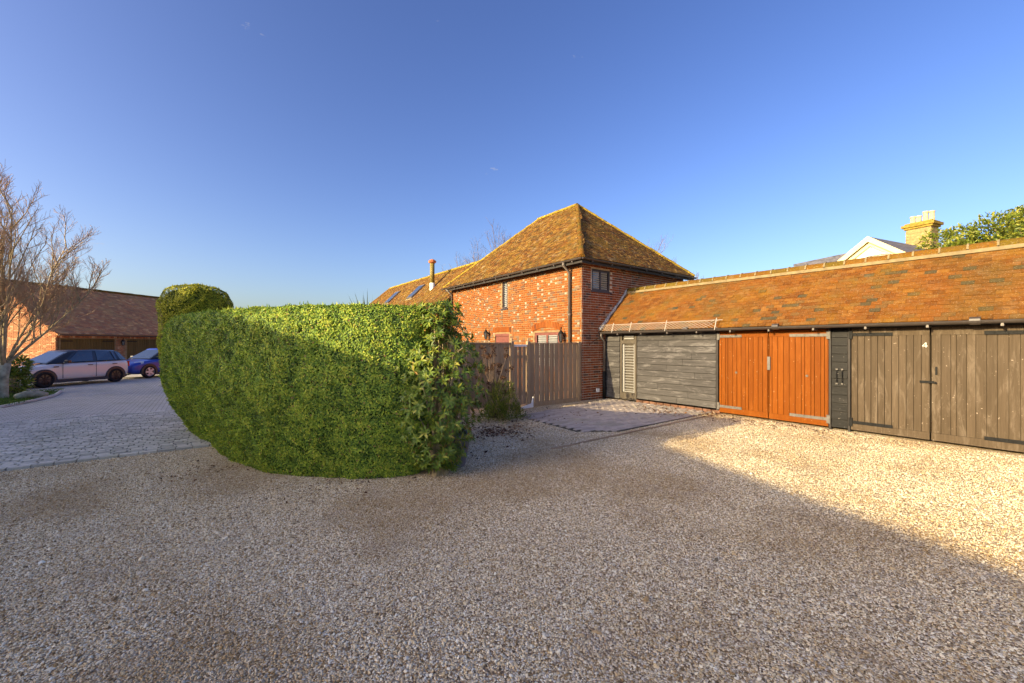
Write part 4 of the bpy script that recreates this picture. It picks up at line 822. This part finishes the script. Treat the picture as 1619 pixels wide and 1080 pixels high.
def car(name, loc, heading, label, body_m, roof_m, rim_m, scale=1.0, mini=True):
    T = Matrix.Translation(loc) @ Matrix.Rotation(heading, 4, 'Z') @ Matrix.Scale(scale, 4); e = empty(name, loc, label, 'car', 'cars parked across the courtyard')
    S = [(2.02, .34, .60, .52), (1.97, .26, .70, .70), (1.80, .20, .78, .81), (1.45, .19, .85, .855), (1.0, .19, .92, .865), (.5, .19, .955, .868), (-.4, .19, .97, .868), (-1.2, .19, .99, .865), (-1.65, .20, 1.0, .84), (-1.90, .26, .98, .77), (-1.99, .36, .90, .62)]
    vs = []; fs = []; n = 14
    for (x, z0, z1, hw) in S:
        half = [(.0, z0), (hw * .8, z0), (hw * .97, z0 + .07), (hw, z0 + .3 * (z1 - z0)), (hw * .995, z0 + .7 * (z1 - z0)), (hw * .96, z1 - .06), (hw * .86, z1 - .005), (0, z1 + .025)]
        vs += [(x, y, z) for y, z in half] + [(x, -y, z) for y, z in half[-2:0:-1]]
    for i in range(len(S) - 1):
        for k in range(n): fs.append((i * n + k, i * n + (k + 1) % n, (i + 1) * n + (k + 1) % n, (i + 1) * n + k))
    fs += [tuple(range(n))[::-1], tuple(range((len(S) - 1) * n, len(S) * n))]
    MB(T).add(vs, fs).build('body', body_m, e, True, sub=2)
    Bt = [(1.05, .64, .935), (.62, .79, .955), (-.55, .80, .975), (-1.55, .79, .995), (-1.90, .62, 1.0)]; Tp = [(.28, .52, 1.375), (.10, .585, 1.40), (-.6, .60, 1.42), (-1.45, .58, 1.385), (-1.68, .50, 1.33)]
    ring = Bt + [(x, -y, z) for x, y, z in Bt[::-1]]; ringt = Tp + [(x, -y, z) for x, y, z in Tp[::-1]]; k = len(ring)
    MB(T).add(ring + ringt, [(i, (i + 1) % k, (i + 1) % k + k, i + k) for i in range(k)] + [tuple(range(k, 2 * k))]).build('cabin', M_blackp, e)
    rf = MB(T).add([(x * 1.0, y * 1.03, z - .01) for x, y, z in ringt] + [(x * .97 - .01, y * .9, z + .045) for x, y, z in ringt], [(i, (i + 1) % k, (i + 1) % k + k, i + k) for i in range(k)] + [tuple(range(k, 2 * k))]).build('roof', roof_m, e, True)
    def pane(nm, q, nrm):
        q = [Vector(p) for p in q]; c = sum(q, Vector()) / 4; q = [c + (p - c) * .93 for p in q]; o = Vector(nrm).normalized() * .012; MB(T).add([p + o for p in q], [(0, 1, 2, 3)]).build(nm, M_cglass, e)
    lp = lambda a, b, t: tuple(Vector(a).lerp(Vector(b), t))
    for s in (1, -1):
        f = lambda p: (p[0], p[1] * s, p[2])
        pane('side_window', [f(lp(Bt[1], Bt[2], .08)), f(lp(Bt[1], Bt[2], .93)), f(lp(Tp[1], Tp[2], .93)), f(lp(Tp[1], Tp[2], .16))], (0, s, .35)); pane('side_window', [f(lp(Bt[2], Bt[3], .03)), f(lp(Bt[2], Bt[3], .72)), f(lp(Tp[2], Tp[3], .72)), f(lp(Tp[2], Tp[3], .03))], (0, s, .35)); pane('quarter_window', [f(lp(Bt[2], Bt[3], .76)), f(lp(Bt[3], Bt[4], .4)), f(lp(Tp[3], Tp[4], .3)), f(lp(Tp[2], Tp[3], .76))], (0, s, .35))
        # door seams, handles, mirror, sills
        for xd in (.66, -.52): MB(T).box((xd, s * .868, .62), (.010, .012, .60)).build('door_seam', M_clad, e)
        for xd in (-.30, -1.25): MB(T).box((xd, s * .87, .83), (.17, .03, .03)).build('door_handle', M_blackp, e)
        MB(T).box((.56, s * .96, 1.0), (.13, .20, .13)).box((.6, s * .86, .96), (.05, .12, .04)).build('mirror', M_blackp, e, bevel=.03)
        MB(T).box((-.06, s * .845, .22), (2.2, .07, .13)).build('sill', M_clad, e)
        for xw in (1.24, -1.29):
            c = Vector((xw, 0, .315)); m = MB(T)
            pts = [(xw + .40 * math.cos(a), .315 + .40 * math.sin(a)) for a in [R(-14) + R(208) * i / 18 for i in range(19)]]
            m.prism([(x, s * .80, z) for x, z in pts], (0, s * .082, 0)); m.build('wheel_arch', M_clad, e)
            pts = [(xw + .345 * math.cos(a), .315 + .345 * math.sin(a)) for a in [R(-20) + R(220) * i / 18 for i in range(19)]]
            MB(T).prism([(x, s * .80, z) for x, z in pts], (0, s * .086, 0)).build('wheel_well', M_blackp, e)
            wh = MB(T).lathe((xw, s * .72, .315), [(.2, 0), (.30, .0), (.315, .03), (.315, .15), (.295, .185), (.215, .19), (.21, .15)], 28, (0, s, 0)).build('wheel', M_tyre, e, True)
            r_ = MB(T).lathe((xw, s * .86, .315), [(.212, 0), (.212, .02), (.05, .012)], 24, (0, s, 0)).build('rim', M_blackp if rim_m is M_rimd else M_clad, wh)
            sp = MB(T)
            for q in range(5 if not mini else 8):
                a = 2 * math.pi * q / (5 if not mini else 8); sp.box((xw + .12 * math.cos(a), s * .892, .315 + .12 * math.sin(a)), (.19, .022, .03 if mini else .085), Matrix.Rotation(-a, 3, 'Y'))
            sp.lathe((xw, s * .885, .315), [(.05, 0), (.045, .02)], 12, (0, s, 0)).lathe((xw, s * .88, .315), [(.212, 0), (.212, .015), (.195, .018), (.195, .0)], 24, (0, s, 0)); sp.build('spoke', rim_m, wh)
        ax = Vector((.86, s * .42, .32)).normalized()
        if mini:
            hl = MB(T).lathe((1.72, s * .60, .715), [(.165, 0), (.165, .055), (.14, .07)], 20, ax).build('headlight', M_lampring, e, True); MB(T).lathe(Vector((1.72, s * .60, .715)) + ax * .05, [(.13, 0), (.125, .03), (.06, .05)], 18, ax).build('lens', M_cglass, hl, True)
            MB(T).box((.88, s * .872, .80), (.16, .012, .04)).build('side_scuttle', M_blackp, e)
        else:
            MB(T).add([(1.93, s * .45, .62), (1.86, s * .72, .62), (1.50, s * .845, .74), (1.45, s * .80, .84), (1.72, s * .60, .80)], [(0, 1, 2, 3, 4)] if s > 0 else [(4, 3, 2, 1, 0)]).build('headlight', M_lamp, e)
        MB(T).box((-1.93, s * .62, .80), (.1, .2, .24)).build('tail_light', M_tail, e)
    f = [(1.05, .60), (1.05, -.60)]
    pane('windscreen', [(1.03, .62, .94), (1.03, -.62, .94), (.29, -.50, 1.37), (.29, .50, 1.37)], (.5, 0, .8)); pane('rear_window', [(-1.90, -.58, 1.02), (-1.90, .58, 1.02), (-1.69, .48, 1.32), (-1.69, -.48, 1.32)], (-1, 0, .6))
    MB(T).box((1.99, 0, .45), (.10, 1.05, .34)).box((1.98, 0, .26), (.12, 1.3, .12)).build('grille', M_blackp, e, bevel=.04)
    if mini:
        MB(T).tube([(2.0, -.62, .60), (2.05, -.3, .62), (2.06, 0, .62), (2.05, .3, .62), (2.0, .62, .60)], .022, 6).build('grille_trim', M_riml, e); MB(T).box((2.055, 0, .46), (.012, .52, .11)).build('number_plate', M_white, e)
        for yy in (.3, -.3):MB(T).add([(1.85, yy - .09, .80), (1.85, yy + .09, .80), (1.0, yy + .1, .955), (1.0, yy - .1, .955)], [(0, 1, 2, 3)]).build('bonnet_stripe', M_blackp, e)
    return e
mid = (Vector((-13.95, 15.38, 0)) + Vector((-12.28, 17.03, 0))) / 2
car('parked_car', mid + Vector((-.82, .39, .012)), math.atan2(-1.65, -1.67), 'silver compact hatchback with black roof and wheels parked across the courtyard', M_silver, M_blackp, M_rimd, 1.0)
car('parked_car', Vector((-11.49, 18.79, .012)) + Vector((.72, .70, 0)) * 1.24 + Vector((-.6, .55, 0)) * .86, math.atan2(-.70, -.72), 'blue hatchback with silver hubcaps half hidden by the hedge', M_blue, M_blue, M_riml, 1.02, False)

# ------------------------------------------------------------------ tall building behind the viewpoint (its shadow falls across the yard)
st = sun_travel; hd = Vector((st.x, st.y, 0)).normalized(); HB = 8.0; back = HB / math.tan(R(SUN_EL))
lin = lambda y: Vector((-2.63 + .333 * (y + 3.97), y, 0)) - hd * back
q0, q1, q2 = lin(-30), lin(3.6), lin(17.4); dB = (q1 - q0).normalized(); nB = Vector((dB.y, -dB.x, 0)); LB = (q1 - q0).length
barn = empty('shadowing_house', (q0 + q1) / 2, 'tall brick house outside the view that shades the gravel yard', 'house')
MB().prism([q0 - nB * 3.8, q0 + nB * 3.8, q0 + nB * 3.8 + Z_ * 4.6, q0 + Z_ * 7.8, q0 - nB * 3.8 + Z_ * 4.6], dB * LB).prism([q1 - nB * 3.8, q1 + nB * 3.8, q1 + nB * 3.8 + Z_ * 4.3, q1 - nB * 3.8 + Z_ * 4.3], dB * 3.6).prism([q1 + dB * 3.6 - nB * 2.8, q1 + dB * 3.6 + nB * 2.8, q1 + dB * 3.6 + nB * 2.8 + Z_ * 2.7, q1 + dB * 3.6 + Z_ * 4.5, q1 + dB * 3.6 - nB * 2.8 + Z_ * 2.7], q2 - q1 - dB * 3.6).build('wall', M_brick3, barn)
MB().prism([q0 + nB * 4.2 + Z_ * 4.4, q0 + Z_ * HB, q0 - nB * 4.2 + Z_ * 4.4, q0 - nB * 4.2 + Z_ * 4.25, q0 + Z_ * (HB - .15), q0 + nB * 4.2 + Z_ * 4.25], dB * LB).add([q1 + Z_ * HB, q1 + nB * 4.2 + Z_ * 4.4, q1 + nB * 4.2 + dB * 4 + Z_ * 4.35, q1 - nB * 4.2 + dB * 4 + Z_ * 4.35, q1 - nB * 4.2 + Z_ * 4.4], [(0, 1, 2), (0, 2, 3), (0, 3, 4), (1, 4, 3, 2)]).build('roof', M_tile_l, barn)
qa = q1 + dB * 4.01; MB().prism([qa + nB * 3.1 + Z_ * 2.55, qa + Z_ * 4.62, qa - nB * 3.1 + Z_ * 2.55, qa - nB * 3.1 + Z_ * 2.43, qa + Z_ * 4.5, qa + nB * 3.1 + Z_ * 2.43], q2 - qa).build('roof', M_tile_l, barn)

# ------------------------------------------------------------------ loose gravel stones over the near yard
hp = np.array([(p.x, p.y) for p in [W(-1.0, 5.55), W(-2.3, 5.1), W(-3.9, 5.5), W(-5.6, 6.8), W(-6.6, 7.6), W(-6.5, 8.9), W(-4.2, 7.6), W(-1.0, 6.2)]])
def in_poly(x, y, poly):
    r_ = np.zeros(len(x), bool); j = len(poly) - 1
    for i in range(len(poly)):
        xi, yi = poly[i]; xj, yj = poly[j]; r_ ^= ((yi > y) != (yj > y)) & (x < (xj - xi) * (y - yi) / (yj - yi + 1e-12) + xi); j = i
    return r_
N0 = 1150000; xc = RNG.uniform(-13, 13, N0); yc = RNG.uniform(.8, 10.5, N0); dist = np.hypot(xc, yc)
keep = (np.abs(xc) < 1.4 * yc + 1.0) & (RNG.random(N0) < np.where(dist < 4.5, 1.0, np.clip(1.0 - (dist - 4.5) / 8.5, .28, 1)))
xc, yc = xc[keep], yc[keep]; x = .8015 * xc + .598 * yc - 9.17; y = -.598 * xc + .8015 * yc - 8.75
pav = np.array([(-3.3, -3.0), (-2.6, -3.5), (1.0, -3.45), (1.05, -.25), (-3.15, -.95)])
keep = (x < .98) & ~((x < -7.2) & (y > -.08)) & ~in_poly(x, y, pav) & ~in_poly(x, y, hp) & (y < .0)
x, y = x[keep], y[keep]; n = len(x)
me = bpy.data.meshes.new('gravel'); me.vertices.add(n); me.vertices.foreach_set('co', np.stack([x, y, RNG.uniform(-.001, .006, n)], 1).astype(np.float32).ravel())
a = me.attributes.new('rot', 'FLOAT_VECTOR', 'POINT'); a.data.foreach_set('vector', (RNG.random((n, 3)) * np.array([.9, .9, 6.28])).astype(np.float32).ravel())
s = RNG.lognormal(0, .32, n)[:, None] * .0054 * np.stack([RNG.uniform(.9, 1.4, n), RNG.uniform(.7, 1.0, n), RNG.uniform(.45, .8, n)], 1)
s[RNG.random(n) < .004] *= 2.0
a = me.attributes.new('scl', 'FLOAT_VECTOR', 'POINT'); a.data.foreach_set('vector', s.astype(np.float32).ravel())
go = bpy.data.objects.new('gravel', me); COL.objects.link(go); tag(go, 'loose mixed gravel stones covering the yard', 'gravel', None, 'stuff')
ng = bpy.data.node_groups.new('gravel_scatter', 'GeometryNodeTree'); ng.interface.new_socket('Geometry', in_out='INPUT', socket_type='NodeSocketGeometry'); ng.interface.new_socket('Geometry', in_out='OUTPUT', socket_type='NodeSocketGeometry')
nd = ng.nodes; gi, go_ = nd.new('NodeGroupInput'), nd.new('NodeGroupOutput'); ico = nd.new('GeometryNodeMeshIcoSphere'); ico.inputs['Radius'].default_value = 1; ico.inputs['Subdivisions'].default_value = 1
sm = nd.new('GeometryNodeSetMaterial'); sm.inputs['Material'].default_value = M_stones; ip = nd.new('GeometryNodeInstanceOnPoints')
ar = nd.new('GeometryNodeInputNamedAttribute'); ar.data_type = 'FLOAT_VECTOR'; ar.inputs[0].default_value = 'rot'; as_ = nd.new('GeometryNodeInputNamedAttribute'); as_.data_type = 'FLOAT_VECTOR'; as_.inputs[0].default_value = 'scl'
lk = ng.links.new; lk(ico.outputs['Mesh'], sm.inputs['Geometry']); lk(gi.outputs[0], ip.inputs['Points']); lk(sm.outputs[0], ip.inputs['Instance']); lk(ar.outputs['Attribute'], ip.inputs['Rotation']); lk(as_.outputs['Attribute'], ip.inputs['Scale']); lk(ip.outputs[0], go_.inputs[0])
go.modifiers.new('scatter', 'NODES').node_group = ng
print('gravel stones', n, 'objects', len(bpy.data.objects))
